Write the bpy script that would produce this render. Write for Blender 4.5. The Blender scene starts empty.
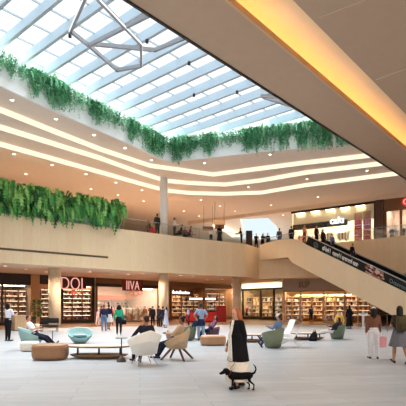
import bpy, bmesh, math, random
from mathutils import Vector, Matrix, Euler
from mathutils.geometry import tessellate_polygon
C = bpy.context.scene.collection
PI = math.pi
F = 450.0; EYE = 1.62; HX = 203.0; HY = 307.0
R = math.radians
random.seed(11)

def at(px, py, z):                       # point of the horizontal plane z seen at a photo position
    y = (z - EYE) * F / (HY - py)
    return ((px - HX) / F * y, y)
def gx(px, py):                          # floor point
    return at(px, py, 0.0)

# ---------------------------------------------------------------- materials
def lin(c):
    c = c / 255.0
    return c / 12.92 if c <= 0.04045 else ((c + 0.055) / 1.055) ** 2.4
def rgb(c): return (lin(c[0]), lin(c[1]), lin(c[2]), 1.0)
MATS = {}
def mat(name, col, rough=0.6, noise=0.0, scale=8.0, metal=0.0, spec=0.5, bump=0.0):
    if name in MATS: return MATS[name]
    m = bpy.data.materials.new(name); m.use_nodes = True
    nt = m.node_tree; b = nt.nodes['Principled BSDF']
    b.inputs['Roughness'].default_value = rough
    b.inputs['Metallic'].default_value = metal
    b.inputs['Specular IOR Level'].default_value = spec
    c = rgb(col)
    b.inputs['Base Color'].default_value = c
    if noise or bump:
        tc = nt.nodes.new('ShaderNodeTexCoord'); n = nt.nodes.new('ShaderNodeTexNoise')
        n.inputs['Scale'].default_value = scale; n.inputs['Detail'].default_value = 4
        nt.links.new(tc.outputs['Object'], n.inputs['Vector'])
        if noise:
            r = nt.nodes.new('ShaderNodeValToRGB')
            r.color_ramp.elements[0].position = 0.3; r.color_ramp.elements[1].position = 0.7
            r.color_ramp.elements[0].color = tuple(max(0, v * (1 - noise)) for v in c[:3]) + (1,)
            r.color_ramp.elements[1].color = tuple(min(1, v * (1 + noise)) for v in c[:3]) + (1,)
            nt.links.new(n.outputs['Fac'], r.inputs['Fac']); nt.links.new(r.outputs['Color'], b.inputs['Base Color'])
        if bump:
            bp = nt.nodes.new('ShaderNodeBump'); bp.inputs['Strength'].default_value = bump
            nt.links.new(n.outputs['Fac'], bp.inputs['Height']); nt.links.new(bp.outputs['Normal'], b.inputs['Normal'])
    MATS[name] = m
    return m
def fab(col):                            # a cloth
    return mat('cloth_%d_%d_%d' % col, col, 0.85, 0.12, 30, spec=0.2)
def skin(col): return mat('skin_%d_%d_%d' % col, col, 0.55, 0.05, 12, spec=0.3)
def hairm(col): return mat('hair_%d_%d_%d' % col, col, 0.5, 0.25, 60, spec=0.3)
def paint(col, rough=0.5): return mat('paint_%d_%d_%d' % col, col, rough, 0.05, 6, spec=0.3)
def emis(name, col, s):
    if name in MATS: return MATS[name]
    m = bpy.data.materials.new(name); m.use_nodes = True
    nt = m.node_tree; nt.nodes.clear()
    e = nt.nodes.new('ShaderNodeEmission'); o = nt.nodes.new('ShaderNodeOutputMaterial')
    e.inputs['Color'].default_value = rgb(col); e.inputs['Strength'].default_value = s
    nt.links.new(e.outputs[0], o.inputs[0]); MATS[name] = m
    return m
def glassm(name, tint=(1, 1, 1), refl=0.08, rough=0.02):
    if name in MATS: return MATS[name]
    m = bpy.data.materials.new(name); m.use_nodes = True
    nt = m.node_tree; nt.nodes.clear()
    t = nt.nodes.new('ShaderNodeBsdfTransparent'); t.inputs[0].default_value = (*tint, 1)
    g = nt.nodes.new('ShaderNodeBsdfGlossy'); g.inputs['Roughness'].default_value = rough
    x = nt.nodes.new('ShaderNodeMixShader'); x.inputs[0].default_value = refl
    o = nt.nodes.new('ShaderNodeOutputMaterial')
    nt.links.new(t.outputs[0], x.inputs[1]); nt.links.new(g.outputs[0], x.inputs[2]); nt.links.new(x.outputs[0], o.inputs[0])
    MATS[name] = m
    return m
def plankmat(name, c1, c2, cm, w, h, rough, rot=0.0, coord='Object', mortar=0.006, vert=False, grain=0.05, spec=0.4):
    m = bpy.data.materials.new(name); m.use_nodes = True
    nt = m.node_tree; b = nt.nodes['Principled BSDF']; b.inputs['Roughness'].default_value = rough
    b.inputs['Specular IOR Level'].default_value = spec
    tc = nt.nodes.new('ShaderNodeTexCoord'); mp = nt.nodes.new('ShaderNodeMapping')
    mp.inputs['Rotation'].default_value = (0, 0, rot)
    nt.links.new(tc.outputs['UV' if vert else coord], mp.inputs['Vector'])
    br = nt.nodes.new('ShaderNodeTexBrick')
    br.inputs['Color1'].default_value = rgb(c1); br.inputs['Color2'].default_value = rgb(c2); br.inputs['Mortar'].default_value = rgb(cm)
    br.inputs['Scale'].default_value = 1.0; br.inputs['Mortar Size'].default_value = mortar
    br.inputs['Brick Width'].default_value = w; br.inputs['Row Height'].default_value = h
    nt.links.new(mp.outputs[0], br.inputs['Vector'])
    n = nt.nodes.new('ShaderNodeTexNoise'); n.inputs['Scale'].default_value = 3.0; n.inputs['Detail'].default_value = 5
    mp2 = nt.nodes.new('ShaderNodeMapping'); mp2.inputs['Scale'].default_value = (8, 0.5, 1) if vert else (0.6, 6, 1)
    nt.links.new(mp.outputs[0], mp2.inputs[0]); nt.links.new(mp2.outputs[0], n.inputs['Vector'])
    mx = nt.nodes.new('ShaderNodeMix'); mx.data_type = 'RGBA'; mx.blend_type = 'MULTIPLY'
    rp = nt.nodes.new('ShaderNodeValToRGB')
    rp.color_ramp.elements[0].position = 0.3; rp.color_ramp.elements[1].position = 0.7
    rp.color_ramp.elements[0].color = (1 - grain * 2, 1 - grain * 2, 1 - grain * 2, 1); rp.color_ramp.elements[1].color = (1, 1, 1, 1)
    nt.links.new(n.outputs['Fac'], rp.inputs[0])
    mx.inputs[0].default_value = 1.0
    nt.links.new(br.outputs['Color'], mx.inputs[6]); nt.links.new(rp.outputs['Color'], mx.inputs[7])
    nt.links.new(mx.outputs[2], b.inputs['Base Color'])
    MATS[name] = m
    return m

# ---------------------------------------------------------------- objects
def tag(o, label=None, cat=None, group=None, kind=None):
    if label: o['label'] = label
    if cat: o['category'] = cat
    if group: o['group'] = group
    if kind: o['kind'] = kind
    return o
def empty(name, loc=(0, 0, 0), rz=0.0, label=None, cat=None, group=None):
    o = bpy.data.objects.new(name, None); C.objects.link(o)
    o.location = loc; o.rotation_euler = (0, 0, rz); o.empty_display_size = 0.2
    return tag(o, label, cat, group)
BAKE = []
def ob(name, bm, mats, parent=None, smooth=False, loc=None, rz=None, label=None, cat=None, group=None, kind=None, vox=None, sm=4):
    me = bpy.data.meshes.new(name)
    bmesh.ops.recalc_face_normals(bm, faces=bm.faces)
    bm.to_mesh(me); bm.free()
    for m in (mats if isinstance(mats, (list, tuple)) else [mats]): me.materials.append(m)
    if smooth:
        for p in me.polygons: p.use_smooth = True
    o = bpy.data.objects.new(name, me); C.objects.link(o)
    if parent: o.parent = parent
    if loc: o.location = loc
    if rz is not None: o.rotation_euler = (0, 0, rz)
    if vox:
        r = o.modifiers.new('join', 'REMESH'); r.mode = 'VOXEL'; r.voxel_size = vox; r.use_smooth_shade = True
        s = o.modifiers.new('soften', 'SMOOTH'); s.factor = 0.5; s.iterations = sm
        BAKE.append(o)
    return tag(o, label, cat, group, kind)
def bake_all():
    dg = bpy.context.evaluated_depsgraph_get()
    new = []
    for o in BAKE:
        me = bpy.data.meshes.new_from_object(o.evaluated_get(dg)); new.append((o, me))
    for o, me in new:
        ms = list(o.data.materials); nm = o.data.name
        o.modifiers.clear(); o.data = me; me.name = nm
        for p in me.polygons: p.use_smooth = True
        if not me.materials:
            for m in ms: me.materials.append(m)
def copy_tree(o, parent=None):
    c = o.copy(); C.objects.link(c)
    if parent: c.parent = parent
    for ch in list(o.children): copy_tree(ch, c)
    return c
def structure(name, bm, m, **k): return ob(name, bm, m, kind='structure', **k)

# ---------------------------------------------------------------- shapes
def nb(): return bmesh.new()
def box(bm, x0, x1, y0, y1, z0, z1, mi=0):
    v = [bm.verts.new((x, y, z)) for z in (z0, z1) for (x, y) in ((x0, y0), (x1, y0), (x1, y1), (x0, y1))]
    for f in ((0, 1, 2, 3), (4, 5, 6, 7), (0, 1, 5, 4), (1, 2, 6, 5), (2, 3, 7, 6), (3, 0, 4, 7)):
        bm.faces.new([v[i] for i in f]).material_index = mi
    return v
def ring_loft(bm, rings, cap=True, mi=0):
    vs = [[bm.verts.new(p) for p in r] for r in rings]
    n = len(vs[0])
    for a, b in zip(vs, vs[1:]):
        for i in range(n):
            bm.faces.new((a[i], a[(i + 1) % n], b[(i + 1) % n], b[i])).material_index = mi
    if cap:
        bm.faces.new(vs[0][::-1]).material_index = mi; bm.faces.new(vs[-1]).material_index = mi
    return vs
def frame(d, hint=None):
    d = d.normalized()
    h = Vector(hint) if hint else (Vector((0, 0, 1)) if abs(d.z) < 0.9 else Vector((0, 1, 0)))
    x = d.cross(h)
    if x.length < 1e-5: x = d.cross(Vector((1, 0, 0)))
    x.normalize(); y = d.cross(x).normalized()
    return x, y
def tube(bm, pts, rad, n=8, mi=0, sq=None, hint=None):
    pts = [Vector(p) for p in pts]
    rs = rad if isinstance(rad, (list, tuple)) else [rad] * len(pts)
    rings = []
    for i, p in enumerate(pts):
        d = (pts[min(i + 1, len(pts) - 1)] - pts[max(i - 1, 0)])
        x, y = frame(d, hint)
        if sq:
            a, b = sq[0] / 2, sq[1] / 2
            rings.append([p + x * a + y * b, p - x * a + y * b, p - x * a - y * b, p + x * a - y * b])
        else:
            rings.append([p + (x * math.cos(t) + y * math.sin(t)) * rs[i] for t in [2 * PI * k / n for k in range(n)]])
    ring_loft(bm, rings, mi=mi)
def caps(bm, p0, p1, r0, r1, n=10, mi=0):       # tapered capsule
    p0 = Vector(p0); p1 = Vector(p1); d = p1 - p0
    if d.length < 1e-5: d = Vector((0, 0, 1e-4))
    x, y = frame(d); u = d.normalized(); rings = []
    for a in (-80, -50, -20): rings.append((p0 + u * r0 * math.sin(R(a)), r0 * math.cos(R(a))))
    rings.append((p0, r0)); rings.append((p1, r1))
    for a in (20, 50, 80): rings.append((p1 + u * r1 * math.sin(R(a)), r1 * math.cos(R(a))))
    ring_loft(bm, [[c + (x * math.cos(t) + y * math.sin(t)) * r for t in [2 * PI * k / n for k in range(n)]] for c, r in rings], mi=mi)
def ball(bm, c, r, n=12, mi=0, rot=None):
    c = Vector(c); r = (r, r, r) if not isinstance(r, (tuple, list)) else r
    rot = rot or Matrix.Identity(3); rings = []
    for j in range(1, n):
        a = PI * j / n
        rings.append([c + rot @ Vector((r[0] * math.sin(a) * math.cos(t), r[1] * math.sin(a) * math.sin(t), -r[2] * math.cos(a))) for t in [2 * PI * k / n for k in range(n)]])
    ring_loft(bm, rings, mi=mi)
def lathe(bm, prof, n=20, cx=0, cy=0, mi=0):
    ring_loft(bm, [[(cx + r * math.cos(t), cy + r * math.sin(t), z) for t in [2 * PI * k / n for k in range(n)]] for r, z in prof], mi=mi)
def ell_loft(bm, secs, n=16, mi=0):             # sections (centre, lateral axis, depth axis)
    ring_loft(bm, [[Vector(c) + Vector(a) * math.cos(t) + Vector(b) * math.sin(t) for t in [2 * PI * k / n for k in range(n)]] for c, a, b in secs], mi=mi)
def rbox(bm, x0, x1, y0, y1, z0, z1, r=0.03, mi=0):
    t = bmesh.new(); box(t, x0, x1, y0, y1, z0, z1)
    bmesh.ops.bevel(t, geom=t.edges[:], offset=r, segments=3, affect='EDGES', profile=0.5)
    merge(bm, t, mi=mi)
def merge(bm, t, M=None, mi=None):
    mp = {}
    for v in t.verts: mp[v] = bm.verts.new(M @ v.co if M else v.co)
    for f in t.faces:
        nf = bm.faces.new([mp[v] for v in f.verts]); nf.material_index = f.material_index if mi is None else mi
    t.free()
def poly(bm, pts, z, holes=(), mi=0):           # a flat polygon with holes
    loops = [[Vector((p[0], p[1], 0)) for p in pts]] + [[Vector((p[0], p[1], 0)) for p in h] for h in holes]
    flat = [p for l in loops for p in l]
    vs = [bm.verts.new((p.x, p.y, z)) for p in flat]
    for t in tessellate_polygon(loops):
        try: bm.faces.new([vs[i] for i in t]).material_index = mi
        except ValueError: pass
def plate(bm, pts, z0, z1, holes=(), mi=0):
    poly(bm, pts, z0, holes, mi); poly(bm, pts, z1, holes, mi)
    for l in [pts] + list(holes): ribbon(bm, list(l) + [l[0]], z0, z1, mi)
def ribbon(bm, pts, z0, z1, mi=0, uv=False):    # a vertical band along a plan line
    lo = [bm.verts.new((p[0], p[1], z0)) for p in pts]; hi = [bm.verts.new((p[0], p[1], z1)) for p in pts]
    lay = bm.loops.layers.uv.verify() if uv else None
    s = 0.0
    for i in range(len(pts) - 1):
        l = math.hypot(pts[i + 1][0] - pts[i][0], pts[i + 1][1] - pts[i][1])
        f = bm.faces.new((lo[i], lo[i + 1], hi[i + 1], hi[i])); f.material_index = mi
        if uv:
            for lp, q in zip(f.loops, ((s, z0), (s + l, z0), (s + l, z1), (s, z1))): lp[lay].uv = q
        s += l
def thick_ribbon(bm, pts, z0, z1, t, mi=0, uv=True):
    q = offset(pts, t)
    ribbon(bm, pts, z0, z1, mi, uv); ribbon(bm, q, z0, z1, mi, uv)
    lay = bm.loops.layers.uv.verify() if uv else None
    for z in (z0, z1):
        for i in range(len(pts) - 1):
            f = bm.faces.new([bm.verts.new((*p, z)) for p in (pts[i], pts[i + 1], q[i + 1], q[i])]); f.material_index = mi
    for i in (0, -1):
        bm.faces.new([bm.verts.new(v) for v in ((*pts[i], z0), (*q[i], z0), (*q[i], z1), (*pts[i], z1))]).material_index = mi
def offset(pts, d):                             # to the left of travel when d > 0
    out = []
    for i, p in enumerate(pts):
        a = Vector(pts[max(i - 1, 0)][:2]); b = Vector(pts[min(i + 1, len(pts) - 1)][:2])
        n1 = None
        def nrm(u, v):
            w = (Vector(v[:2]) - Vector(u[:2])).normalized(); return Vector((-w.y, w.x))
        if 0 < i < len(pts) - 1:
            m = nrm(pts[i - 1], p) + nrm(p, pts[i + 1]); m.normalize()
            k = max(0.4, m.dot(nrm(p, pts[i + 1]))); o = m * (d / k)
        elif i == 0: o = nrm(p, pts[1]) * d
        else: o = nrm(pts[i - 1], p) * d
        out.append((p[0] + o.x, p[1] + o.y))
    return out
def extend(pts, a, b):
    pts = [tuple(p) for p in pts]
    d = (Vector(pts[0]) - Vector(pts[1])).normalized() * a; e = (Vector(pts[-1]) - Vector(pts[-2])).normalized() * b
    if a: pts = [(pts[0][0] + d.x, pts[0][1] + d.y)] + pts
    if b: pts = pts + [(pts[-1][0] + e.x, pts[-1][1] + e.y)]
    return pts
def clip_line(p, d, pg):                        # spans of the line p + t d inside the polygon
    ts = []
    for i in range(len(pg)):
        a = Vector(pg[i]); b = Vector(pg[(i + 1) % len(pg)]); e = b - a
        den = d.x * e.y - d.y * e.x
        if abs(den) < 1e-9: continue
        w = a - p
        t = (w.x * e.y - w.y * e.x) / den; s = (w.x * d.y - w.y * d.x) / den
        if 0 <= s < 1: ts.append(t)
    ts.sort()
    return [(ts[i], ts[i + 1]) for i in range(0, len(ts) - 1, 2)]
def crossing(p, q, a, b):                       # lines p-q and a-b
    d = Vector(q) - Vector(p); e = Vector(b) - Vector(a); w = Vector(a) - Vector(p)
    t = (w.x * e.y - w.y * e.x) / (d.x * e.y - d.y * e.x)
    r = Vector(p) + d * t
    return (r.x, r.y)
def text(name, body, size, depth, m, parent, loc, rot, shear=0.0, sx=1.0, thick=0.0, label=None):
    c = bpy.data.curves.new(name, 'FONT'); c.body = body; c.size = size; c.extrude = depth; c.shear = shear; c.offset = thick
    c.align_x = 'CENTER'; c.align_y = 'CENTER'
    t = bpy.data.objects.new('tmp', c); C.objects.link(t)
    me = bpy.data.meshes.new_from_object(t.evaluated_get(bpy.context.evaluated_depsgraph_get()))
    bpy.data.objects.remove(t)
    me.name = name; me.materials.clear(); me.materials.append(m)
    o = bpy.data.objects.new(name, me); C.objects.link(o); o.parent = parent; o.location = loc; o.rotation_euler = rot; o.scale = (sx, 1, 1)
    if label: o['label'] = label
    return o
SKY = 1.08; EXPO = 0.56; SUN = 11.5
# ================================================================ THE SHELL
Z0, Z1, ZU = 4.6, 7.9, 7.86
ZC = 12.6                              # main upper ceiling
floor_m = plankmat('floor_planks', (187, 193, 199), (171, 178, 185), (146, 153, 160), 2.4, 0.40, 0.30, rot=R(-8), mortar=0.008, grain=0.10)
wood_fl = plankmat('wood_floor', (158, 114, 76), (142, 100, 64), (104, 74, 48), 1.8, 0.16, 0.3, rot=R(44), mortar=0.004, grain=0.12)
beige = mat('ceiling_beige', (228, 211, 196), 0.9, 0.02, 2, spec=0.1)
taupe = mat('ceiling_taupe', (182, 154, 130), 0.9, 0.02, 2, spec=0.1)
panel = plankmat('parapet_panels', (253, 228, 189), (250, 222, 182), (243, 213, 172), 0.62, 40.0, 0.55, mortar=0.006, vert=True, grain=0.05, spec=0.25)
white = mat('white_paint', (240, 241, 239), 0.7, 0.02, 3, spec=0.2)
frost = mat('pale_steel', (178, 194, 206), 0.5, 0.03, 2, spec=0.3)
dark = mat('dark_frame', (38, 28, 24), 0.5, 0.1, 5)
black = mat('black_satin', (14, 14, 16), 0.4, 0.1, 5)
colm = mat('column_plaster', (220, 200, 172), 0.7, 0.03, 3, spec=0.2)
wallb = mat('wall_beige', (206, 186, 166), 0.85, 0.03, 2, spec=0.1)
steel = mat('brushed_steel', (180, 180, 182), 0.3, 0.05, 20, metal=0.9)
glass = glassm('clear_glass', (0.97, 0.985, 0.98), 0.05)
skyglass = glassm('roof_glass', (0.97, 0.985, 0.99), 0.03)

bm = nb(); poly(bm, [(-42, -14), (42, -14), (42, 82), (-42, 82)], 0.0); structure('floor', bm, floor_m)
woodline = [(-30, 20.5), (-20, 28.0), (-8.3, 37.0), (2.0, 41.6), (9.0, 42.0), (14.0, 40.0), (40, 25)]
bm = nb(); plate(bm, woodline + [(40, 81), (-30, 81)], 0.002, 0.02); structure('floor_wood', bm, wood_fl)

# plan lines of the upper ceiling read off the photo at their own heights
Fl = [at(0, 85, 13.65), at(50, 108.5, 13.65), at(100, 130.5, 13.65), at(137, 147, 13.65), at(160, 158.5, 13.65), at(172, 161.5, 13.65), at(260, 151.5, 13.65), at(345, 144, 13.65)]
Fl = extend(Fl, 14, 0)
A0, A1 = at(130, 0, ZC), at(400, 174, ZC)
AL = extend([A0, A1], 14, 8)
Fl.append(crossing(Fl[-2], Fl[-1], A0, A1))
S1 = extend([at(*p, 13.475) for p in ((0, 109.5), (50, 129.5), (100, 149), (150, 165.5), (185, 170.5), (213, 174.5), (260, 168.5), (306, 162.5), (373, 155))], 14, 6)
S2 = extend([at(*p, 13.125) for p in ((0, 127), (50, 142.5), (100, 158), (140, 172.5), (165, 180.5), (190, 183), (225, 184.5), (260, 180.5), (306, 172.5), (385, 163))], 14, 6)
S3 = extend([at(*p, 12.775) for p in ((0, 144), (50, 158), (100, 172), (140, 183.5), (167, 190.5), (190, 193), (225, 193.8), (262, 192.5), (306, 185), (400, 173))], 14, 4)
s3x = crossing(S3[-3], S3[-2], A0, A1)
pit = S3[:-2] + [s3x] + [AL[0]]
PITA = [A0, AL[0]]
hole2 = [(4.65, 56.2), (5.95, 66), (6.3, 73), (12.5, 73), (10.4, 62.5), (8.1, 55.6)]
# trough in the near ceiling (warm cove)
b0, b1 = at(226, 0, ZC), at(393.6, 140, ZC)
c0, c1 = at(293.6, 0, ZC), at(406, 114, ZC)
BL = extend([b0, b1], 12, 8); CL = extend([c0, c1], 12, 8)
BW = offset(BL, 0.7)
trough = BW + CL[::-1]
bm = nb(); poly(bm, [(-42, -14), (42, -14), (42, 78), (-42, 78)], ZC, [pit, hole2, trough]); structure('ceiling', bm, beige)

for k, (a, b, z) in enumerate(((Fl, S1, 13.65), (S1, S2, 13.3), (S2, S3, 12.95))):
    bm = nb(); poly(bm, list(a) + list(b)[::-1], z); structure(['ceiling_upper', 'ceiling_middle', 'ceiling_lower'][k], bm, beige)
cove_e = emis('cove_led', (255, 234, 202), .92)
for S, z, w in ((S1, 13.3, 'highest, nearest the skylight'), (S2, 12.95, 'middle one of three steps'), (S3, 12.6, 'lowest of three ceiling steps')):
    bm = nb(); thick_ribbon(bm, S, z, z + 0.35, 0.06, uv=False)
    ob('cove_light', bm, cove_e, label='long cream LED cove line bending round the skylight, ' + w, cat='light')
# fascia of the skylight well with its planter ledge
FA = [AL[0], A0, Fl[-1]]
bm = nb(); thick_ribbon(bm, Fl, 13.62, 15.2, 0.12, uv=False); structure('wall_skylight_far', bm, white)
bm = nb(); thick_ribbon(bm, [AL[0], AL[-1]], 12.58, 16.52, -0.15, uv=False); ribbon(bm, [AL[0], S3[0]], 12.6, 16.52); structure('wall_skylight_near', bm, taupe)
bm = nb(); thick_ribbon(bm, [AL[0], AL[-1]], 12.5, 12.6, 0.10, uv=False); structure('trim_1', bm, dark)
Fo = offset(Fl, 0.9)
bm = nb(); poly(bm, Fl + Fo[::-1], 15.18); structure('wall_planter_ledge', bm, white)
bm = nb(); thick_ribbon(bm, Fo, 15.2, 15.75, 0.15, uv=False); structure('wall_skylight_curb', bm, white)
# the near soffit keeps its own darker board, trough with LED
bm = nb()
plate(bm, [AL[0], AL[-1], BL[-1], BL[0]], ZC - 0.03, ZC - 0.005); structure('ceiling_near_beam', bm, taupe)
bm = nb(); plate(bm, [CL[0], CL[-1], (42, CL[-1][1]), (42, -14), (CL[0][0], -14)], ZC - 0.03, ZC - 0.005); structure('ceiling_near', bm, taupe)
jm = mat('joint_dark', (206, 182, 156), 0.9)
def ceil_joint(p, q):
    bm = nb(); tube(bm, [(*p, ZC - 0.035), (*q, ZC - 0.035)], 0.02, 4); structure('trim_joint', bm, jm)
j0 = at(318, 17, ZC); j1 = at(362, 0, ZC); ceil_joint(j0, extend([j0, j1], 0, 10)[-1])
j0 = at(376, 79, ZC); j1 = at(406, 68, ZC); ceil_joint(j0, extend([j0, j1], 0, 10)[-1])
warm = mat('cove_inside', (240, 214, 176), 0.9, 0.02, 1)
bm = nb()
poly(bm, trough, ZC + 0.75); ribbon(bm, list(trough) + [trough[0]], ZC - 0.02, ZC + 0.75); structure('ceiling_trough', bm, warm)
lip = mat('lip_tan', (206, 164, 116), 0.7)
bm = nb(); thick_ribbon(bm, BL, ZC - 0.06, ZC + 0.18, -0.10, uv=False); structure('trim_2', bm, lip)
bm = nb(); q = offset(BL, 0.2)
thick_ribbon(bm, q, ZC + 0.02, ZC + 0.08, 0.06, uv=False)
ob('cove_light', bm, emis('cove_warm', (255, 200, 132), 14), label='warm amber LED line hidden behind the lip of the wide ceiling trough', cat='light')

# glazed roof: rafters, purlins and panes
GL = Fo + [AL[0]]
GLp = [Vector(p) for p in GL]
u = Vector((0.656, 0.755)); v = Vector((0.755, -0.656))
roof = empty('window_1', (0, 0, 0)); roof['kind'] = 'structure'
k = -9
while 11.4 + 1.57 * k < 35:
    t = 11.4 + 1.57 * k; k += 1
    for a, b in clip_line(u * t, v, GLp):
        if b - a < 0.4: continue
        p, q = u * t + v * a, u * t + v * b
        bm = nb()
        tube(bm, [(p.x, p.y, 16.13), (q.x, q.y, 16.13)], 0, sq=(0.10, 0.56), hint=(0, 0, 1))
        tube(bm, [(p.x, p.y, 15.84), (q.x, q.y, 15.84)], 0, sq=(0.17, 0.04), hint=(0, 0, 1), mi=1)
        ob('rafter', bm, [frost, mat('flange_grey', (172, 182, 190), 0.5)], roof)
k = -16
while k < 14:
    s = 0.6 + 1.75 * k; k += 1
    for a, b in clip_line(v * s, u, GLp):
        p, q = v * s + u * a, v * s + u * b
        bm = nb(); tube(bm, [(p.x, p.y, 16.42), (q.x, q.y, 16.42)], 0, sq=(0.07, 0.1), hint=(0, 0, 1)); ob('purlin', bm, mat('purlin_grey', (168, 178, 184), 0.5), roof)
bm = nb(); plate(bm, GL, 16.5, 16.52); ob('glazing', bm, skyglass, roof)
bm = nb(); ribbon(bm, Fo, 15.75, 16.5); ob('upstand_glass', bm, skyglass, roof)
bm = nb()
acc = 0.0
for i in range(len(Fo) - 1):
    a = Vector(Fo[i]); b = Vector(Fo[i + 1]); n = max(1, int((b - a).length / 2.2))
    for j in range(n):
        p = a.lerp(b, j / n); box(bm, p.x - .035, p.x + .035, p.y - .035, p.y + .035, 15.75, 16.5)
ob('upstand_posts', bm, frost, roof)
# second roof light far behind
r2 = empty('window_2', (0, 0, 0)); r2['kind'] = 'structure'
bm = nb(); ribbon(bm, hole2 + [hole2[0]], ZC, 13.3); ob('curb', bm, white, r2)
bm = nb(); poly(bm, hole2, 13.3); ob('glazing', bm, glassm('tinted_roof_glass', (.60, .66, .69), .03), r2)

# outer walls
bm = nb(); box(bm, -42.2, -42, -14, 82, 0, 17.6); structure('wall_left', bm, wallb)
bm = nb(); box(bm, 42, 42.2, -14, 82, 0, 17.6); structure('wall_right', bm, wallb)
bm = nb(); box(bm, -42, 42, 77.8, 78.0, 0, 12.6); structure('wall_far', bm, wallb)
bm = nb(); box(bm, -42, 42, -14.2, -14, 0, 17.6); structure('wall_near', bm, wallb)

# upper floor: soffit, deck and parapets
P = [(-40, 8.5), (-30, 16.3), (-19, 25.5), (-13.6, 30.1), (-10.8, 32.5), (-6.8, 36.05), (-3.5, 38.9), (-0.3, 41.5), (4.2, 44.7)]
PT = [(4.2, 44.7), (5.9, 47.9)]
PR = [(5.9, 47.9), (12.0, 44.9), (17.8, 39.6), (26, 32.4), (41.9, 20)]
deck = P + PT[1:] + PR[1:] + [(41.9, 77.8), (-41.9, 77.8), (-41.9, 8.5)]
bm = nb(); poly(bm, deck, Z0 + 0.05); structure('ceiling_soffit', bm, mat('soffit_beige', (242, 229, 212), 0.9, 0.02, 2, spec=0.1))
bm = nb(); poly(bm, deck, ZU); structure('floor_upper', bm, mat('upper_floor', (226, 212, 198), 0.4, 0.05, 2))
for nm, L in (('wall_parapet_left', P), ('wall_parapet_corner', PT), ('wall_parapet_right', PR)):
    bm = nb(); thick_ribbon(bm, L, Z0, Z1, 0.25); structure(nm, bm, panel)
# slot in the left parapet
sl = [tuple(Vector(at(px, py, 5.6)) ) for px, py in ((-30, 242.7), (108, 257.5))]
def on_line(px, L):                       # where the sight line at px crosses a plan polyline
    k = (px - HX) / F
    for a, b in zip(L, L[1:]):
        fa, fb = a[0] - k * a[1], b[0] - k * b[1]
        if fa * fb <= 0 and fa != fb:
            t = fa / (fa - fb); return (a[0] + (b[0] - a[0]) * t, a[1] + (b[1] - a[1]) * t)
slot = [on_line(-60, P)] + [p for p in P if -20 < p[0] < -8 and p[1] > 20] + [on_line(108, P)]
slot = sorted(slot, key=lambda p: p[0])
bm = nb(); thick_ribbon(bm, offset(slot, -0.03), 5.46, 5.60, 0.05, uv=False); structure('trim_3', bm, mat('slot_dark', (96, 74, 56), 0.8))
# columns
for k, (x, y, r, z0, z1, m) in enumerate(((-11.5, 34.9, 0.46, 0, Z0 + .05, colm), (-3.55, 40.6, 0.44, 0, Z0 + .05, colm), (3.45, 46.4, 0.48, 0, Z0 + .05, colm), (-3.55, 40.6, 0.36, ZU, 13.3, white))):
    bm = nb(); lathe(bm, [(r, z0), (r, z1)], 28)
    o = structure('column', bm, m, loc=(x, y, 0))
    for p in o.data.polygons: p.use_smooth = len(p.vertices) == 4
# ================================================================ PEOPLE
def dirv(pitch, out, side):
    a, o = R(pitch), R(out)
    return Vector((side * math.sin(o), math.sin(a) * math.cos(o), -math.cos(a) * math.cos(o)))
POSES = {
    'stand': dict(lean=0, thigh=(0, 2), shin=(-2, -3), arm=((6, 10), (-4, 9)), fore=((18, 4), (10, 3))),
    'walk': dict(lean=3, thigh=(22, -14), shin=(4, -32), arm=((-16, 9), (18, 9)), fore=((0, 3), (36, 2))),
    'stroll': dict(lean=2, thigh=(12, -8), shin=(2, -18), arm=((-10, 9), (12, 9)), fore=((6, 3), (26, 2))),
    'phone': dict(lean=4, thigh=(2, -1), shin=(-2, -4), arm=((12, 10), (24, 8)), fore=((20, 4), (112, -18))),
    'carry': dict(lean=2, thigh=(3, -2), shin=(-1, -5), arm=((22, 12), (20, 12)), fore=((84, -14), (80, -14))),
    'hips': dict(lean=6, thigh=(3, -2), shin=(0, -3), arm=((-14, 34), (-12, 32)), fore=((26, -34), (24, -30))),
    'rail': dict(lean=12, thigh=(0, 3), shin=(-2, -4), arm=((38, 10), (36, 10)), fore=((78, -8), (80, -8))),
    'sit': dict(lean=-10, thigh=(84, 80), shin=(6, 14), arm=((18, 12), (20, 10)), fore=((74, -10), (70, -10)), pz=0.50),
    'recline': dict(lean=-34, thigh=(78, 70), shin=(46, 40), arm=((22, 12), (34, 10)), fore=((84, -12), (112, -16)), pz=0.44, head=22),
    'read': dict(lean=-16, thigh=(84, 80), shin=(20, 28), arm=((34, 12), (34, 12)), fore=((104, -18), (102, -18)), pz=0.48, head=20),
    'bend': dict(lean=14, thigh=(6, -4), shin=(-2, -10), arm=((10, 22), (12, 22)), fore=((50, -12), (46, -12))),
}
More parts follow.
